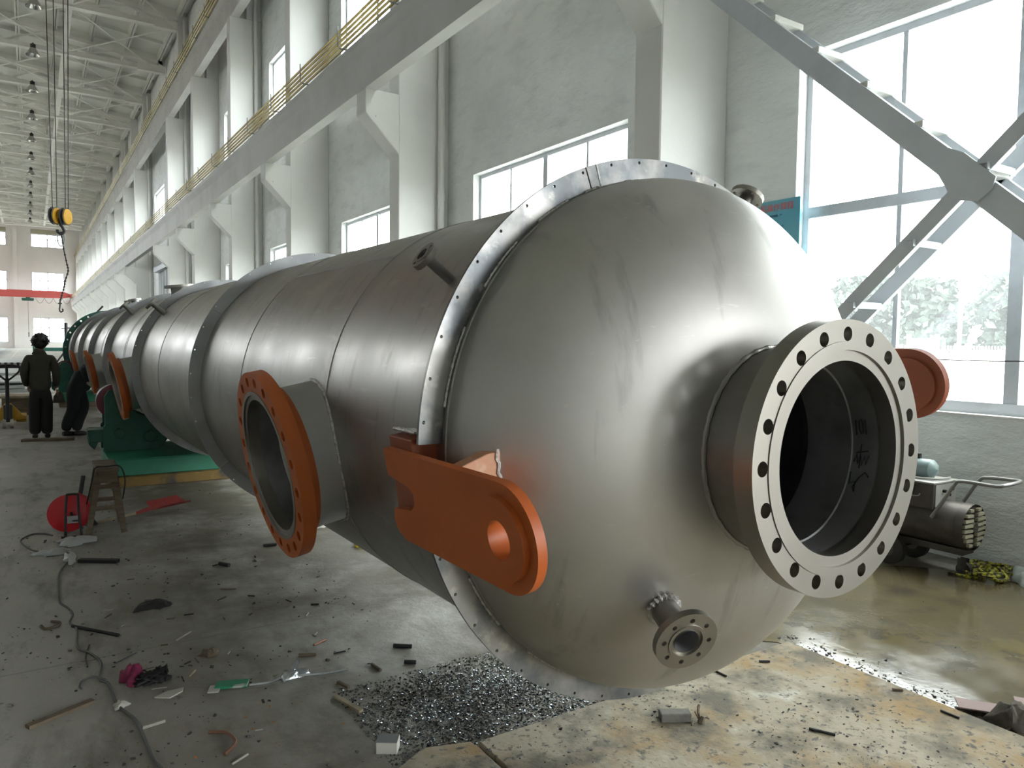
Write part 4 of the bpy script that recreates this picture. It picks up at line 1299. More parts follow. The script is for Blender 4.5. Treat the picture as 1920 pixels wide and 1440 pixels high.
# electric tool behind the reel
tl = root('angle_grinder', (.36, 7.55, 0), 'pinkish-red electric grinder standing behind the red reel', 'power tool')
q = B(); q.tube([(.30, 7.52, .26), (.38, 7.5, .22)], [.035, .03], 12); obj('body', q, M['dullred'], tl)
q = B(); q.tube([(.38, 7.5, .22), (.40, 7.48, .14), (.40, 7.46, .05)], [.035, .04, .03], 10); q.tube([(.40, 7.46, .05), (.41, 7.44, .0)], [.03, .05], 10); obj('gear_head', q, M['iron'], tl)
q = B(); q.tube([(.33, 7.55, .25), (.36, 7.60, .42)], .018, 8); obj('handle', q, M['iron'], tl)
# red shovel
sh = root('shovel', (1.0, 7.75, 0), 'worn red shovel lying on the floor right of the stool', 'shovel')
q = B()
o_ = Vector((.92, 7.62, .05)); u_ = Vector((.93, .36, .05)).normalized(); w_ = Vector((-.36, .93, .06)).normalized()
gr = []
for i in range(6):
    row = []
    for j in range(7):
        v = (j - 3) / 3
        wd = .13 * (1 - .0 * i)
        row.append(q.vert(o_ + u_ * (.34 * i / 5) * (1 - .10 * v * v) + w_ * v * wd + Vector((0, 0, .045 * v * v))))
    gr.append(row)
top = []
for i in range(6):
    top.append([q.vert(q.v[gr[i][j]] + Vector((0, 0, .004))) for j in range(7)])
for g_ in (gr, top):
    for i in range(5):
        for j in range(6):
            q.face((g_[i][j], g_[i + 1][j], g_[i + 1][j + 1], g_[i][j + 1]))
obj('blade', q, M['dullred'], sh, angle=60)
q = B(); q.tube([o_ + Vector((0, 0, .015)), o_ - u_ * .05 + Vector((0, 0, .015)), o_ - u_ * .16 + Vector((0, 0, .0))], [.02, .02, .016], 8); obj('socket', q, M['dullred'], sh)
q = B(); q.tube([o_ - u_ * .10 + Vector((0, 0, .004)), o_ - Vector((.47, .16, .034))], .013, 8); obj('handle', q, M['lightwood'], sh)

# yellow pallet jack
pj = root('pallet_jack', (-.40, 16.0, 0), 'yellow pallet jack with black loop handle at the left edge', 'pallet jack')
q = B(); q.tube([(-.385, 16.0, .12), (-.385, 15.97, .9)], .032, 12); obj('tow_bar', q, M['iron'], pj)
q = B(); q.tube(smoothpath([(-.385, 15.97, .85), (-.47, 15.97, .93), (-.56, 15.97, 1.02), (-.555, 15.97, 1.09), (-.50, 15.97, 1.125), (-.385, 15.97, 1.13), (-.27, 15.97, 1.125), (-.20, 15.97, 1.09), (-.205, 15.97, 1.02), (-.29, 15.97, .93), (-.385, 15.97, .85)], 5), .017, 8); q.tube([(-.385, 15.97, .85), (-.385, 15.97, 1.13)], .022, 8)
obj('loop_handle', q, M['iron'], pj)
q = B(); q.prism([(-.66, 16.15, .13), (-.11, 16.15, .13), (-.11, 16.15, .20), (-.16, 16.15, .22), (-.34, 16.15, .44), (-.43, 16.15, .44), (-.61, 16.15, .22), (-.66, 16.15, .20)], (0, .06, 0)); obj('yoke_plate', q, M['yellow'], pj, smooth=False, bevel=.008)
q = B(); q.cyl((-.385, 16.06, .16), (-.385, 16.06, .42), .07, 20); obj('pump', q, M['iron'], pj)
for x in (-.58, -.19):
    q = B(); q.bb(x - .08, x + .08, 16.2, 17.35, .10, .16); obj('fork', q, M['yellow'], pj, smooth=False, bevel=.006)
    q = B(); q.cyl((x - .05, 17.2, .04), (x + .05, 17.2, .04), .04, 16); obj('roller', q, M['rubber'], pj)
for x in (-.44, -.33):
    q = B(); q.cyl((x - .025, 16.03, .085), (x + .025, 16.03, .085), .085, 24); obj('steer_wheel', q, M['paper'], pj)

# ---- trailing grey cable
cp = [(.11, 7.20), (.06, 7.30), (-.03, 7.33), (-.11, 7.14), (-.05, 6.84), (.02, 6.70), (.12, 6.67), (.19, 6.57), (.21, 6.39), (.13, 6.04), (.11, 5.65), (.11, 5.36), (.15, 5.21), (.17, 5.07), (.15, 4.93), (.18, 4.8), (.17, 4.52), (.22, 4.4), (.26, 4.24), (.24, 4.04), (.27, 3.97), (.28, 3.86), (.29, 3.7), (.34, 3.53), (.35, 3.42), (.36, 3.27), (.37, 3.13), (.39, 3.03), (.42, 2.8), (.50, 2.4)]
q = B(); q.tube(smoothpath([(x, y, .007) for x, y in cp], 5), .0065, 7)
single('cable', q, M['cable'], 'long grey cable snaking over the floor from the red reel towards the camera', 'cable')
q = B(); q.tube(smoothpath([(.265, 3.985, .016), (.22, 4.06, .014), (.17, 4.05, .008), (.155, 3.99, .006), (.165, 3.96, .006)], 5), .005, 6)
single('cable', q, M['cable'], 'short hooked cable end beside the long grey cable', 'cable')
q = B(); q.tube(smoothpath([(.225, 4.52, .006), (.20, 4.36, .006), (.20, 4.22, .006)], 5), .0045, 6)
single('wire', q, M['iron'], 'short dark wire beside a bend of the grey floor cable', 'wire')

# ---- plastic film by the reel
for c, s3, sd, lb in (((.26, 6.86, .003), (.13, .10, .05), 21, 'clear plastic film crumpled at the foot of the red reel'), ((.10, 6.60, .003), (.11, .07, .035), 22, 'clear plastic film lying nearest the camera below the red reel'), ((.205, 6.34, .003), (.04, .12, .05), 23, 'narrow strip of clear film beside the grey cable and the dark plank')):
    single('plastic_film', crumple(c, *s3, sd), M['film'], lb, 'plastic film', angle=80)

def stick(name, a, c, r, mt, label, cat, flat=None, group=None, z=0.0):
    q = B()
    a, c = Vector((a[0], a[1], z + r)), Vector((c[0], c[1], z + r))
    if flat: q.bar(a, c, flat, r * 2)
    else: q.tube([a, (a + c) / 2, c], r, 7)
    return single(name, q, M[mt], label, cat, group, smooth=not flat)
stick('plank', (-.05, 3.68), (.20, 3.80), .008, 'wood', 'long thin wooden plank lying nearest the lower left corner', 'plank', .035)
stick('plank', (.26, 6.27), (.50, 6.11), .012, 'scrap', 'short black charred plank in front of the stool', 'plank', .05)
stick('plank', (-.16, 13.95), (.56, 13.80), .02, 'wood', 'wooden plank on the floor in front of the standing man', 'plank', .16)
stick('stick', (1.15, 3.28), (1.20, 3.08), .006, 'lightwood', 'yellowish double stick lying left of the metal chips', 'stick', .022)
stick('stick', (1.21, 3.41), (1.235, 3.33), .006, 'wood', 'short dark stick beyond the yellowish double stick', 'stick', .014)
stick('stick', (.36, 3.43), (.45, 3.445), .006, 'stub', 'pale flat stick beside the near end of the floor cable', 'stick', .014)
stick('stick', (.63, 4.35), (.72, 4.44), .005, 'stub', 'whitish stick on the dirt midway between cable and vessel', 'stick')
stick('stick', (.61, 3.84), (.65, 3.90), .006, 'lightwood', 'short pale stick left of the green packet', 'stick')
stick('stick', (.62, 2.95), (.69, 2.99), .005, 'stub', 'pale stick lying in the dark swept dirt at the bottom edge', 'stick')
stick('wire', (.32, 4.20), (.43, 4.29), .003, 'cable', 'thin straight wire beyond the magenta netting', 'wire')
stick('rod', (1.25, 3.90), (1.33, 3.94), .006, 'rustrod', 'short copper-brown rod on the bare floor left of the painted line', 'rod')
stick('rod', (1.14, 3.81), (1.22, 3.77), .008, 'wood', 'short dark brown rod beyond the silver foil', 'rod')
stick('rod', (1.61, 3.66), (1.69, 3.60), .011, 'scrap', 'thick black ribbed rod on the faded painted line', 'rod')
stick('rod', (1.575, 3.445), (1.625, 3.41), .010, 'scrap', 'short thick black rod nearer than the ribbed rod', 'rod')
stick('rod', (1.425, 3.51), (1.435, 3.42), .008, 'wood', 'short dark stub just left of the metal chips', 'rod')
stick('rod', (.16, 4.86), (.37, 4.58), .009, 'scrap', 'long dark rod touching the grey floor cable', 'rod')
stick('rod', (1.52, 6.01), (1.62, 5.99), .011, 'scrap', 'dark rod on the floor under the large orange side flange', 'rod')
stick('rod', (1.12, 5.67), (1.17, 5.59), .014, 'scrap', 'dark lump-like rod left of the large orange side flange', 'rod')
stick('rod', (1.43, 4.52), (1.475, 4.50), .006, 'scrap', 'small dark rod beside the crossing of the painted lines', 'rod')
Z_ = .022
stick('stick', (3.12, 2.47), (3.165, 2.44), .006, 'scrap', 'short dark stick near the far corner of the stained slab', 'stick', z=Z_)
stick('stick', (2.75, 1.91), (2.80, 1.82), .006, 'scrap', 'dark stick beside the grit streak in the middle of the stained slab', 'stick', z=Z_)
stick('stick', (2.84, 2.51), (2.84, 2.44), .005, 'scrap', 'short dark stick on the slab below the small dome nozzle', 'stick', z=Z_)
stick('stick', (3.40, 1.70), (3.40, 1.62), .005, 'scrap', 'short dark stick on the slab left of the brown sackcloth', 'stick', z=Z_)
stick('stick', (3.41, 1.93), (3.445, 1.90), .006, 'wood', 'short brown stick on the right edge of the stained slab', 'stick', z=Z_)
q = B(); q.tube(smoothpath([(.59, 3.24, .008), (.65, 3.19, .012), (.665, 3.09, .014), (.61, 3.03, .008)], 6), .007, 7)
single('bent_strip', q, M['rustrod'], 'curved rusty strip near the bottom edge of the floor', 'strip')
q = B(); q.tube(smoothpath([(.01, 4.95, .01), (.03, 4.88, .012), (.085, 4.90, .012), (.10, 4.96, .01), (.06, 5.0, .01)], 6), .008, 7, closed=False)
single('wire_loop', q, M['wood'], 'small brown loop of wire at the left edge of the floor', 'wire')
# magenta netting with dark tangle
nt = root('netting_tangle', (.42, 3.92, 0), 'magenta netting with a dark tangle of wire on the floor', 'netting')
obj('netting', crumple((.375, 3.95, .0), .05, .07, .075, 31), M['magenta'], nt, angle=80)
q = B()
for k in range(14):
    a = rr.uniform(0, 6.28); 
    q.tube(smoothpath([(.44 + rr.uniform(-.07, .09), 3.90 + rr.uniform(-.07, .06), rr.uniform(.004, .05)) for _ in range(5)], 4), .004, 5)
obj('tangle', q, M['scrap'], nt)
obj('clump', crumple((.46, 3.90, .0), .075, .055, .045, 33), M['scrap'], nt, angle=80)
# green packet and foil
pk = root('green_packet', (.77, 3.64, 0), 'flattened green and white packet on the floor', 'packet')
q = B(); q.box((.77, 3.645, .008), (.15, .075, .012), (Vector((.93, -.36, 0)), Vector((.36, .93, 0)), Vector((0, 0, 1)))); obj('wrapper', q, M['packetgreen'], pk, smooth=False, bevel=.004)
q = B(); q.box((.69, 3.64, .006), (.05, .07, .006), (Vector((.93, -.36, 0)), Vector((.36, .93, 0)), Vector((0, 0, 1)))); obj('flap', q, M['paper'], pk, smooth=False)
fo = root('foil_strip', (1.06, 3.58, 0), 'twisted silver foil strip lying right of the green packet', 'foil')
obj('crumpled_foil', crumple((1.05, 3.585, .0), .07, .035, .035, 41), M['foil'], fo, angle=80)
q = B(); q.bar((1.045, 3.60, .03), (1.09, 3.66, .045), .02, .003, (.4, -.5, 1)); obj('upright_strip', q, M['foil'], fo, smooth=False)
q = B(); q.tube(smoothpath([(.84, 3.60, .004), (.93, 3.58, .004), (1.0, 3.585, .01), (1.12, 3.55, .008), (1.20, 3.53, .006), (1.30, 3.52, .005)], 6), .007, 5); obj('tail', q, M['foil'], fo)
q = B(); q.prism([(.44, 3.70, 0), (.50, 3.66, 0), (.56, 3.70, 0), (.57, 3.735, 0), (.50, 3.735, 0)], (0, 0, .006))
single('cardboard', q, M['paper'], 'pale leaf-shaped cardboard scrap in front of the magenta netting', 'cardboard', smooth=False)
single('paper_ball', crumple((.30, 3.69, .0), .03, .03, .025, 51), M['paper'], 'small crumpled white paper against the grey floor cable', 'paper', angle=80)
single('rag', crumple((2.10, 6.42, .0), .09, .07, .06, 52), M['paper'], 'pale and brown rag under the vessel behind the large orange flange', 'rag', angle=80)
q = B(); q.prism([(2.14, 5.60, 0), (2.24, 5.60, 0), (2.24, 5.66, 0), (2.14, 5.66, 0)], (0, 0, .035))
single('yellow_cup', q, M['brightyellow'], 'small bright yellow plastic piece on the floor below the shell', 'plastic piece', smooth=False, bevel=.01)
single('dirt_heap', crumple((.59, 5.0, .0), .10, .08, .035, 61), M['scrap'], 'dark little heap of dirt on the aisle floor', 'dirt heap', angle=80)
single('dirt_heap', crumple((.75, 4.07, .0), .045, .04, .03, 62), M['wood'], 'small brown clod on the floor beyond the green packet', 'dirt heap', angle=80)
# box of electrodes at the slab corner
bx = root('white_box', (1.18, 2.74, 0), 'scuffed white box among scraps beside the broken slab', 'box')
ub = (Vector((.83, -.56, 0)), Vector((.56, .83, 0)), Vector((0, 0, 1)))
q = B(); q.box((1.18, 2.735, .025), (.085, .07, .05), ub); obj('carton', q, M['paper'], bx, smooth=False, bevel=.003)
q = B(); q.box((1.178, 2.733, .0508), (.084, .069, .002), ub); obj('lid', q, M['foil'], bx, smooth=False)
br = root('brick', (2.32, 2.27, .022), 'grey brick fragment lying on the stained slab', 'brick')
q = B(); q.box((2.32, 2.27, .042), (.135, .055, .04), (Vector((.86, -.5, 0)), Vector((.5, .86, 0)), Vector((0, 0, 1)))); obj('block', q, M['brick'], br, smooth=False, bevel=.005)
q = B(); q.tube(smoothpath([(2.40, 2.20, .026), (2.41, 2.22, .06), (2.43, 2.235, .075)], 4), .006, 6); q.tube([(2.40, 2.20, .026), (2.395, 2.225, .06)], .004, 5); q.tube([(2.40, 2.195, .022), (2.41, 2.19, .05)], [.016, .008], 6)
single('twig', q, M['wood'], 'dark forked twig standing beside the grey brick', 'twig')
q = B(); q.tube([(2.345, 2.195, .026), (2.375, 2.215, .027)], .004, 5)
single('stick', q, M['wood'], 'tiny stick leaning at the near corner of the grey brick', 'stick')

# ---- loose metal chips, grit and paint flecks: nobody could count them
def scatter(name, label, cat, mt, n, place, smin, smax, seed, flat=.5):
    r_ = random.Random(seed)
    q = B()
    for _ in range(n):
        p = place(r_)
        if p is None: continue
        x, y, z = p
        s_ = smin * (smax / smin) ** (r_.random() ** 1.7)
        a, t1, t2 = r_.uniform(0, 6.28), r_.uniform(-.5, .5), r_.uniform(-.5, .5)
        u = Vector((math.cos(a), math.sin(a), t1)).normalized()
        v = Vector((-math.sin(a), math.cos(a), t2)).normalized()
        w = u.cross(v).normalized()
        L, W, Hh = s_, s_ * r_.uniform(.4, .9), s_ * flat * r_.uniform(.4, 1)
        c = Vector((x, y, z + Hh * .5))
        ids = [q.vert(c + u * (L * i / 2) + v * (W * j / 2) + w * (Hh * k / 2 * (1 if i * j > 0 else .5))) for i in (-1, 1) for j in (-1, 1) for k in (-1, 1)]
        for f in ((0, 1, 3, 2), (4, 6, 7, 5), (0, 4, 5, 1), (2, 3, 7, 6), (0, 2, 6, 4), (1, 5, 7, 3)):
            q.face([ids[m_] for m_ in f])
    o = single(name, q, M[mt], label, cat, None, 'stuff', smooth=False)
    return o
def pile(r_):
    for _ in range(20):
        x, y = r_.uniform(1.15, 2.35), r_.uniform(2.585, 3.35)
        d = ((x - 1.72) / .55) ** 2 + ((y - 2.90) / .36) ** 2
        if r_.random() < math.exp(-d * .9):
            return x, y, .0
scatter('metal_chips', 'glittering dark metal chips piled under the domed end', 'metal chips', 'chip', 8500, pile, .0025, .012, 71, .45)
scatter('grit_bed', 'dark grit lying among the metal chips', 'grit', 'grit', 6500, pile, .003, .012, 72)
def slabgrit(r_):
    x, y = r_.uniform(1.5, 3.45), r_.uniform(1.2, 2.55)
    k = math.sin(x * 5.1 + y * 3.3) + math.sin(x * 2.3 - y * 6.7 + 1)
    return (x, y, .022) if r_.random() < .25 + .32 * k else None
scatter('slab_grit', 'dark crumbs of grit strewn over the stained slab', 'grit', 'grit', 2600, slabgrit, .003, .014, 73)
def edgegrit(r_):
    t = r_.random()
    return (3.5 + abs(r_.gauss(0, .09)), .9 + 1.75 * t, .003)
scatter('edge_grit', 'crumbs of grit along the wet edge of the slab', 'grit', 'grit', 420, edgegrit, .004, .016, 74)
def aisle(r_):
    x, y = r_.uniform(-.6, 1.75), 2.7 + 6 * r_.random() ** 1.6
    return (x, y, 0) if r_.random() < .5 + .5 * math.sin(x * 4 + 2 * math.sin(y * 3)) else None
scatter('floor_crumbs', 'small dark crumbs strewn over the aisle floor', 'crumbs', 'grit', 1500, aisle, .004, .020, 75)
def fl_(r_):
    return (r_.gauss(.82, .16), r_.gauss(3.18, .16), 0)
scatter('paint_flecks', 'orange paint flecks on the dark dirt near the bottom edge', 'paint flecks', 'fleck', 60, fl_, .004, .014, 76, .15)
def puddle_spark(r_):
    return (r_.uniform(3.5, 5.4), r_.uniform(1.0, 3.3), .003)
scatter('puddle_crumbs', 'small crumbs lying in the muddy puddle', 'crumbs', 'grit', 160, puddle_spark, .004, .010, 77)
rs_ = random.Random(5)
k = 0
while k < 34:
    x, y = rs_.uniform(.2, 1.6), rs_.uniform(3.0, 5.8)
    a, L = rs_.uniform(0, 3.14), rs_.uniform(.03, .075)
    stick('electrode_stub', (x, y), (x + L * math.cos(a), y + L * math.sin(a)), rs_.uniform(.0025, .004), rs_.choice(['stub', 'scrap', 'wood']), 'spent welding rod stub strewn on the aisle floor', 'rod stub', None, 'welding rod stubs on the aisle floor')
    k += 1

# ================================================================== LAMPS UNDER THE ROOF
ords = 'nearest second third fourth fifth sixth seventh eighth ninth tenth eleventh farthest'.split()
for k in range(12):
    y = 35.9 + 6.1 * k
    x = .36 - .02 * k
    lb = 'bell-shaped factory lamp, %s of the row hanging under the roof trusses' % ords[k]
    t = root('pendant_lamp', (x, y, 14.66), lb, 'lamp', 'pendant lamps under the roof')
    q = B(); q.lathe([(0, .30), (.02, .30), (.30, .13), (.34, .10)], (x, y, 14.66), (0, 0, 1), 28); q.lathe([(.02, .295), (.29, .12)], (x, y, 14.655), (0, 0, 1), 28)
    obj('lamp_shade', q, M['chrome'], t)
    q = B(); q.lathe([(.33, .07), (.34, .11), (.50, .11), (.52, .06), (.58, .02)], (x, y, 14.66), (0, 0, 1), 16); obj('ballast', q, M['iron'], t)
    q = B(); q.ball((x, y, 14.80), .08, 12, 8, (1, 1, 1.5)); obj('bulb', q, M['foil'], t)
    q = B(); q.tube([(x, y, 15.2), (x, y, 15.05)], .02, 6); q.tube([(x, y, 15.02), (x, y, 15.24)], .012, 6); obj('hanger', q, M['iron'], t)

# ================================================================== OVERHEAD CRANES
oc = root('overhead_crane', (.8, 28.0, 5.0), 'yellow two-sheave hook block hanging on four wire ropes under the roof', 'crane')
q = B(); q.bb(-11.9, 4.95, 27.0, 27.45, 13.65, 14.6); q.bb(-11.9, 4.95, 28.6, 29.05, 13.65, 14.6); obj('girder', q, M['cranered'], oc, smooth=False)
q = B(); q.bb(.1, 1.8, 26.9, 29.1, 14.6, 14.85); q.cyl((.3, 28, 14.2), (1.6, 28, 14.2), .25, 20); obj('trolley', q, M['green'], oc, smooth=False)
sa_ = Vector((math.cos(math.radians(32)), -math.sin(math.radians(32)), 0))
for sx in (.70, .99):
    c_ = Vector((sx, 28, 5.46))
    q = B(); q.lathe([(-.075, .02), (-.075, .25), (-.055, .275), (-.02, .23), (.02, .23), (.055, .275), (.06, .25), (.06, .02)], c_, sa_, 36)
    o = obj('sheave', q, M['iron'], oc)
    q = B(); q.lathe([(.06, .25), (.085, .24), (.085, .001)], c_, sa_, 32); obj('cheek_plate', q, M['yellow'], o)
q = B(); q.bb(.76, .94, 27.9, 28.1, 5.38, 5.56); q.cyl((.66, 28.02, 5.46), (1.02, 27.98, 5.46), .05, 16); q.lathe([(0, .10), (.07, .09), (.10, .02)], (.86, 28, 5.58), (0, 0, 1), 20); obj('yoke', q, M['yellow'], oc, smooth=False, bevel=.01)
q = B(); q.tube([(.86, 28, 5.40), (.86, 28, 5.15)], [.06, .05], 10)
q.tube(smoothpath([(.86, 28, 5.18), (.92, 28, 5.08), (.94, 28, 4.98), (.86, 28, 4.90), (.77, 28, 4.96), (.76, 28, 5.03)], 6), .045, 10); obj('hook', q, M['iron'], oc)
for xa, xt in ((.64, .58), (.76, .80), (.99, 1.08), (1.07, 1.22)):
    q = B(); q.tube([(xa, 28, 5.6), (xt, 28, 14.2)], .014, 6); obj('wire_rope', q, M['iron'], oc)
cs_ = root('chain_sling', (.80, 28, 2.5), 'dark chain sling with a small hook hanging from the yellow hook block', 'sling')
q = B()
cpts = smoothpath([(.86, 28, 4.94), (.91, 28, 4.5), (.99, 28, 4.02), (1.03, 28, 3.75), (.95, 28, 3.45), (.90, 28, 3.2), (.84, 28, 2.95), (.79, 28, 2.78)], 8)
q.tube(cpts, .020, 6)
for k in range(0, len(cpts), 3):
    q.ball(cpts[k], .034, 6, 4)
obj('chain', q, M['iron'], cs_)
q = B(); q.tube(smoothpath([(.84, 28, 5.02), (.76, 28, 4.8), (.80, 28, 4.55), (.92, 28, 4.55), (.95, 28, 4.8), (.88, 28, 5.0)], 5), .022, 6); obj('loop', q, M['rag'], cs_)
q = B(); q.tube(smoothpath([(.79, 28, 2.78), (.785, 28, 2.62), (.77, 28, 2.50), (.80, 28, 2.43), (.86, 28, 2.46), (.855, 28, 2.53)], 5), .022, 8); q.tube([(.73, 28, 2.70), (.84, 28, 2.70)], .02, 6); obj('hook', q, M['iron'], cs_)

bc = root('bridge_crane', (-3.9, 111.5, 6.55), 'red bridge crane spanning the far end of the hall', 'crane')
q = B(); q.bb(-12.0, 3.4, 111.1, 111.9, 6.45, 7.32); q.prism([(3.4, 111.1, 6.45), (4.3, 111.1, 6.62), (4.3, 111.1, 6.95), (3.4, 111.1, 7.32)], (0, .8, 0)); obj('girder', q, M['cranered'], bc, smooth=False)
q = B(); q.bb(4.2, 4.75, 110.3, 112.7, 6.57, 6.95); obj('end_carriage', q, M['cranered'], bc, smooth=False)
q = B(); q.bb(-.95, .35, 111.2, 111.8, 6.10, 6.32); q.bb(-.5, -.05, 111.25, 111.75, 6.3, 6.55); q.cyl((-.9, 111.5, 6.18), (.3, 111.5, 6.18), .18, 16); obj('hoist', q, M['dkgreen'], bc, smooth=False)
q = B(); q.tube([(-.28, 111.5, 6.1), (-.28, 111.5, 1.9)], .018, 5); obj('pendant_cable', q, M['iron'], bc)
q = B(); q.bb(-.33, -.23, 111.45, 111.55, 1.5, 2.1); obj('pendant_control', q, M['iron'], bc, smooth=False)
q = B()
for k in range(4):
    x0 = .5 + k * .95
    q.tube(smoothpath([(x0, 111, 6.42), (x0 + .25, 111, 5.9), (x0 + .5, 111, 5.75), (x0 + .75, 111, 5.95), (x0 + .95, 111, 6.42)], 5), .018, 5)
obj('festoon_cable', q, M['iron'], bc)

# ================================================================== THINGS FAR DOWN THE HALL
wb = root('steel_bench', (1.6, 70, 0), 'dark green steel bench standing across the aisle at the far end', 'bench')
q = B(); q.bb(.05, 3.3, 69.5, 70.5, .45, .72); obj('top', q, M['dkgreen'], wb, smooth=False)
for x in (.2, 3.1):
    q = B(); q.bb(x - .08, x + .08, 69.6, 70.4, 0, .45); obj('leg', q, M['dkgreen'], wb, smooth=False)
q = B(); q.bb(.05, .16, 69.6, 69.7, .7, 1.05); obj('upright', q, M['dkgreen'], wb, smooth=False)
for k, (x0, x1, y0, y1, z, lb) in enumerate(((-3.2, -.1, 26, 30, .34, 'long dusty steel plates stacked at the left edge behind the pallet jack'), (-3.4, .8, 33, 38, .30, 'pale steel plates stacked behind the standing man'), (-4.5, .4, 44, 52, .34, 'pale steel plates stacked farther down the aisle'), (1.0, 1.9, 32, 37, .30, 'pale steel plates lying left of the far roller stand'))):
    t = root('plate_stack', ((x0 + x1) / 2, (y0 + y1) / 2, 0), lb, 'steel plates')
    for j in range(3):
        q = B(); q.bb(x0 + .06 * j, x1 - .1 * j, y0 + .1 * j, y1, z * j / 3, z * (j + 1) / 3 - .02); obj('plate', q, M['plate'], t, smooth=False)
tb = root('toothed_rack', (-1.6, 22, 0), 'low dark steel rack with a toothed top rail at the left edge', 'rack')
q = B(); q.bb(-3.2, .02, 21.95, 22.05, .86, .92)
for k in range(26):
    q.bb(-3.2 + k * .125, -3.14 + k * .125, 21.95, 22.05, .92, 1.0)
obj('toothed_rail', q, M['iron'], tb, smooth=False)
q = B(); q.bb(-3.2, .02, 21.9, 22.1, .45, .50); obj('lower_rail', q, M['iron'], tb, smooth=False)
for x in (-3.1, -1.6, -.05):
    q = B(); q.bb(x - .03, x + .03, 21.95, 22.05, 0, .9); obj('leg', q, M['iron'], tb, smooth=False)
cr = root('wooden_crate', (-.15, 19, 0), 'low grey wooden crate behind the pallet jack and the standing man', 'crate')
q = B(); q.bb(-.55, .15, 18.6, 19.4, 0, .36); obj('body', q, M['wood'], cr, smooth=False)
q = B(); q.bb(-.58, .18, 18.57, 19.43, .36, .40); obj('lid', q, M['lightwood'], cr, smooth=False)
# dark rods behind the far end of the vessel
q = B(); q.tube([(1.25, 24, 1.9), (1.399, 24, 2.145), (1.707, 24, 2.512)], .028, 6); q.tube([(1.25, 24, 0), (1.25, 24, 1.95)], .028, 6)
pr_ = single('pry_bar', q, M['iron'], 'dark bar slanting up from behind the far end of the vessel', 'bar')
q = B(); q.tube([(.84, 25.2, .0), (.84, 25.2, 2.04)], .045, 8); q.tube([(.72, 25.2, 1.88), (1.5, 25.2, 1.92)], .018, 6)
single('marking_stand', q, M['iron'], 'dark post with a thin cross rod beyond the green end flange', 'stand')
q = B(); q.tube([(-.10, 24, .0), (.47, 24, .79), (.846, 24, 1.37)], .024, 6)
single('pole', q, M['iron'], 'thin dark pole leaning between the standing man and the farthest side nozzle', 'pole')

# ================================================================== THE TWO WORKERS
def skinned(name, chains, mt, parent, sub=2, smooth=True):
    """chains: lists of (point, radius); every later chain starts at an index of the first vertices. Grown with a Skin modifier."""
    vs_, es, rs = [], [], []
    idx = {}
    for ch in chains:
        prev = None
        for item in ch:
            if isinstance(item, str):
                prev = idx[item]; continue
            p, r = item[0], item[1]
            vs_.append(Vector(p)); rs.append(r)
            k = len(vs_) - 1
            if len(item) > 2: idx[item[2]] = k
            if prev is not None: es.append((prev, k))
            prev = k
    off = ORG[parent.name]
    me = bpy.data.meshes.new(name)
    me.from_pydata([tuple(p - off) for p in vs_], es, [])
    o = link(name, me)
    sk = o.modifiers.new('skin', 'SKIN')
    sk.branch_smoothing = .6
    for k, r in enumerate(rs):
        sv = me.skin_vertices[0].data[k]
        sv.radius = r if isinstance(r, tuple) else (r, r)
        sv.use_root = (k == 0)
    sb_ = o.modifiers.new('sub', 'SUBSURF'); sb_.levels = sub; sb_.render_levels = sub
    bpy.context.view_layer.update()
    dg = bpy.context.evaluated_depsgraph_get()
    m2 = bpy.data.meshes.new_from_object(o.evaluated_get(dg))
    bpy.data.objects.remove(o, do_unlink=True)
    m2.materials.clear(); m2.materials.append(mt)
    m2.polygons.foreach_set('use_smooth', [True] * len(m2.polygons))
    o = link(name, m2); o.parent = parent; ORG[o.name] = off
    return o

def hand(par, wrist, dirv, palmn, mt, s=1.0):
    d = Vector(dirv).normalized(); n = Vector(palmn); n = (n - d * n.dot(d)).normalized(); w = d.cross(n)
    W = Vector(wrist)
    chains = [[(W, .026 * s, 'w'), (W + d * .05 * s, (.034 * s, .018 * s), 'p'), (W + d * .085 * s, (.036 * s, .016 * s), 'k')]]
    for i, (off, L) in enumerate(((-.030, .062), (-.010, .072), (.010, .068), (.029, .054))):
        b0 = W + d * .09 * s + w * off * s
        chains.append(['k', (b0, .0095 * s), (b0 + d * L * .5 * s + n * .010 * s, .0088 * s), (b0 + d * L * .85 * s + n * .034 * s, .008 * s)])
    chains.append(['p', (W + d * .045 * s - w * .042 * s, .011 * s), (W + d * .080 * s - w * .058 * s + n * .018 * s, .010 * s), (W + d * .105 * s - w * .054 * s + n * .03 * s, .0085 * s)])
    return chains

# --- standing man, seen from behind
pa = root('person', (.10, 14.22, 0), 'person standing with back turned, grey jacket and dark trousers, bundle in right hand', 'person')
ox, oy = .10, 14.22
def A(x, y, z): return (ox + x, oy + y, z)
body = [[(A(.0, 0, .90), (.08, .07), 'pel'), (A(0, 0, 1.05), (.085, .07)), (A(0, .0, 1.20), (.09, .075), 'ch'), (A(0, -.005, 1.34), (.075, .06), 'sh'), (A(.005, .0, 1.44), .055, 'nk'), (A(.01, .02, 1.50), .06), (A(.015, .035, 1.56), (.080, .090)), (A(.015, .035, 1.63), (.076, .088))],
        ['sh', (A(-.16, .0, 1.31), .035), (A(-.205, .0, 1.10), .03), (A(-.175, .10, .88), .032), (A(-.16, .16, .84), .028)],
        ['sh', (A(.16, .0, 1.31), .035), (A(.215, .01, 1.10), .03), (A(.215, .07, .88), .032), (A(.225, .11, .80), .028)],
        ['pel', (A(-.08, 0, .80), .05), (A(-.085, .01, .48), .04), (A(-.085, -.01, .10), .035)],
        ['pel', (A(.08, 0, .80), .05), (A(.085, .01, .48), .04), (A(.08, -.01, .10), .035)]]
skinned('body', body, M['skin'], pa)
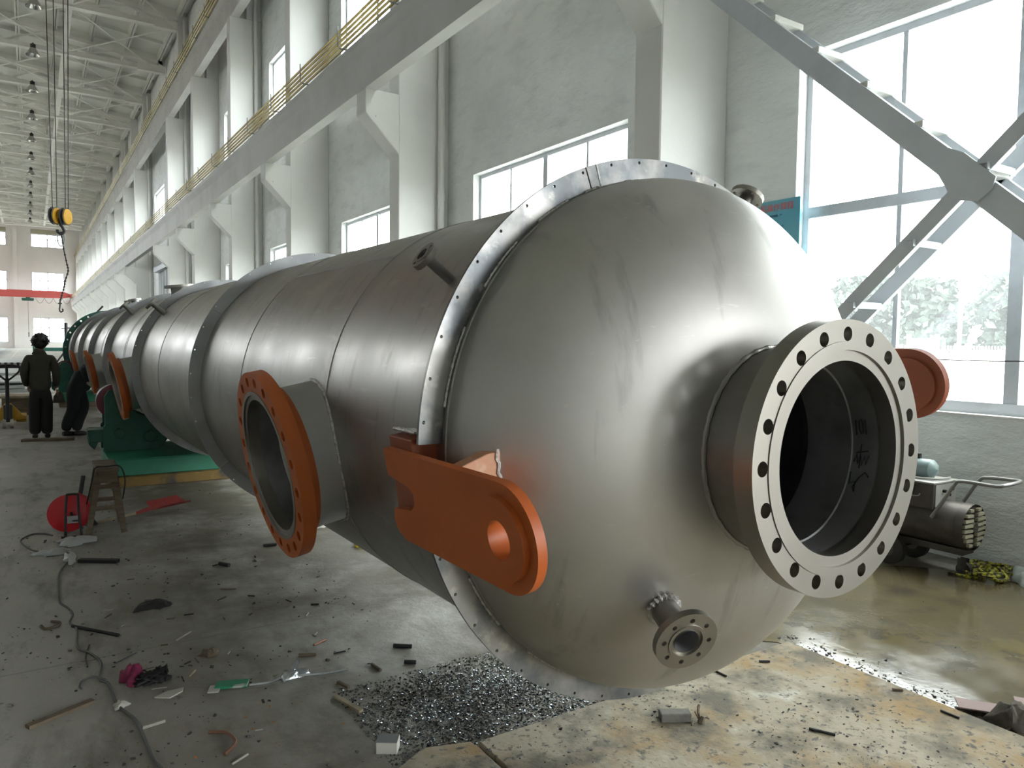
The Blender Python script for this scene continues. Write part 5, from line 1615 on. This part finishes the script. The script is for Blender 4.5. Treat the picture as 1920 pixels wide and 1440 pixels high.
jk = [[(A(0, 0, .745), (.165, .135), 'hem'), (A(0, 0, .90), (.172, .135)), (A(0, -.005, 1.12), (.178, .132)), (A(0, -.008, 1.27), (.165, .118), 'sh'), (A(0, -.005, 1.37), (.110, .088)), (A(.004, .003, 1.45), (.066, .066))],
      ['sh', (A(-.155, .0, 1.31), .085), (A(-.215, .0, 1.08), .068), (A(-.195, .085, .90), .056), (A(-.175, .125, .855), .050)],
      ['sh', (A(.165, .0, 1.31), .085), (A(.225, .01, 1.08), .068), (A(.222, .06, .90), .056), (A(.224, .095, .835), .050)]]
skinned('jacket', jk, M['jacket'], pa)
tr = [[(A(0, 0, .93), (.14, .115), 'p'), (A(0, 0, .80), (.15, .12), 'q')],
      ['q', (A(-.072, 0, .66), .112), (A(-.078, .005, .45), .098), (A(-.082, -.01, .20), .092), (A(-.084, -.005, .06), .094)],
      ['q', (A(.074, 0, .66), .112), (A(.078, .005, .45), .098), (A(.078, -.01, .20), .090), (A(.078, -.005, .06), .092)]]
skinned('trousers', tr, M['trousers'], pa)
for sx in (-.085, .085):
    q = B(); q.tube([A(sx, -.06, .045), A(sx, .04, .045), A(sx, .13, .035), A(sx, .17, .03)], [.038, .045, .042, .025], 12); obj('shoe', q, M['shoe'], pa)
q = B(); q.ball(A(.012, .012, 1.592), .118, 22, 16, (1.0, 1.0, .92)); q.ball(A(.01, -.012, 1.535), .098, 18, 12, (1, .9, .9))
r_ = random.Random(2)
for k in range(150):
    a, bq = r_.uniform(0, 2 * PI), r_.uniform(-.7, 1.4)
    d = Vector((math.cos(a) * math.cos(bq), math.sin(a) * math.cos(bq), math.sin(bq)))
    if d.y > .5 and d.z < .7: continue
    c = Vector(A(.012, .012, 1.588)) + Vector((d.x * .112, d.y * .112, d.z * .104))
    q.tube([c, c + d * .016 + Vector((r_.uniform(-.02, .02), r_.uniform(-.02, .02), r_.uniform(-.02, .01)))], [.018, .004], 5)
obj('hair', q, M['hair'], pa)
q = B()
for sx in (-1, 1):
    q.ball(A(.015 + sx * .096, .055, 1.56), .030, 10, 8, (.4, .7, 1.1))
    q.ball(A(.015 + sx * .033, .121, 1.58), .012, 8, 6)
q.ball(A(.015, .130, 1.555), .018, 8, 6, (.8, .9, 1.4)); q.ball(A(.015, .120, 1.515), .022, 8, 6, (1.3, .6, .4))
obj('face', q, M['skin'], pa)
skinned('hand', hand(pa, A(-.16, .16, .84), (.1, .4, -.9), (1, .2, 0), M['skin']), M['skin'], pa)
skinned('hand', hand(pa, A(.225, .11, .80), (.25, .2, -.95), (-1, .2, 0), M['skin']), M['skin'], pa)
bd = crumple((.355, 14.36, .56), .085, .07, .17, 81, 18, 12)
single('cloth_bundle', bd, M['machine'], 'dark brown bundle held low in the right hand of the standing man', 'bundle', angle=80)

# --- man bending forward beside the third side nozzle
pb = root('person', (.56, 14.45, 0), 'person in dark navy overalls bending forward, head hidden behind the third orange flange', 'person')
def Bp(x, y, z): return (.52 + x, 14.45 + y, z)
bodyb = [[(Bp(.09, .0, .82), (.07, .07), 'pel'), (Bp(.13, .01, .95), (.07, .07)), (Bp(.19, .03, 1.06), (.075, .075), 'ch'), (Bp(.25, .05, 1.15), (.06, .06), 'sh'), (Bp(.31, .07, 1.20), .05), (Bp(.36, .09, 1.22), (.07, .075)), (Bp(.42, .11, 1.22), (.072, .075))],
         ['sh', (Bp(.22, -.13, 1.10), .035), (Bp(.24, -.17, .94), .03), (Bp(.34, -.10, .92), .030)],
         ['sh', (Bp(.22, .22, 1.12), .035), (Bp(.24, .28, .96), .03), (Bp(.36, .22, .95), .030)],
         ['pel', (Bp(.04, -.05, .76), .05), (Bp(.06, -.10, .45), .04), (Bp(-.07, -.07, .10), .035)],
         ['pel', (Bp(.13, .06, .76), .05), (Bp(.20, .0, .45), .04), (Bp(.08, -.08, .10), .035)]]
skinned('body', bodyb, M['skin'], pb)
ov = [[(Bp(.08, .0, .80), (.17, .16), 'pel'), (Bp(.13, .01, .95), (.165, .16)), (Bp(.19, .03, 1.06), (.15, .165), 'ch'), (Bp(.25, .05, 1.145), (.11, .12), 'sh'), (Bp(.29, .06, 1.18), .066)],
      ['sh', (Bp(.22, -.12, 1.095), .078), (Bp(.24, -.165, .95), .066), (Bp(.325, -.11, .925), .05)],
      ['sh', (Bp(.22, .21, 1.115), .078), (Bp(.24, .275, .97), .066), (Bp(.345, .225, .955), .05)],
      ['pel', (Bp(.03, -.05, .68), .125), (Bp(.05, -.09, .46), .100), (Bp(-.06, -.07, .22), .084), (Bp(-.07, -.07, .07), .086)],
      ['pel', (Bp(.13, .05, .68), .125), (Bp(.19, .0, .46), .100), (Bp(.10, -.07, .22), .084), (Bp(.07, -.08, .07), .086)]]
skinned('overalls', ov, M['navy'], pb)
for (sx, sy) in ((-.07, -.07), (.08, -.09)):
    q = B(); q.tube([Bp(sx - .05, sy - .03, .045), Bp(sx + .02, sy, .045), Bp(sx + .10, sy + .03, .035), Bp(sx + .15, sy + .05, .028)], [.036, .043, .040, .024], 12); obj('shoe', q, M['shoe'], pb)
q = B(); q.ball(Bp(.39, .10, 1.235), .098, 16, 10, (1, .95, .9)); obj('hair', q, M['hair'], pb)
q = B(); q.ball(Bp(.40, .012, 1.20), .028, 8, 6, (.8, .4, 1.1)); q.ball(Bp(.40, .20, 1.20), .028, 8, 6, (.8, .4, 1.1)); q.ball(Bp(.478, .12, 1.17), .02, 8, 6, (1.2, .8, .8)); obj('face', q, M['skin'], pb)
skinned('hand', hand(pb, Bp(.34, -.10, .92), (.8, .3, .1), (0, 1, .3), M['skin']), M['skin'], pb)
skinned('hand', hand(pb, Bp(.36, .22, .95), (.8, -.3, .1), (0, -1, .3), M['skin']), M['skin'], pb)
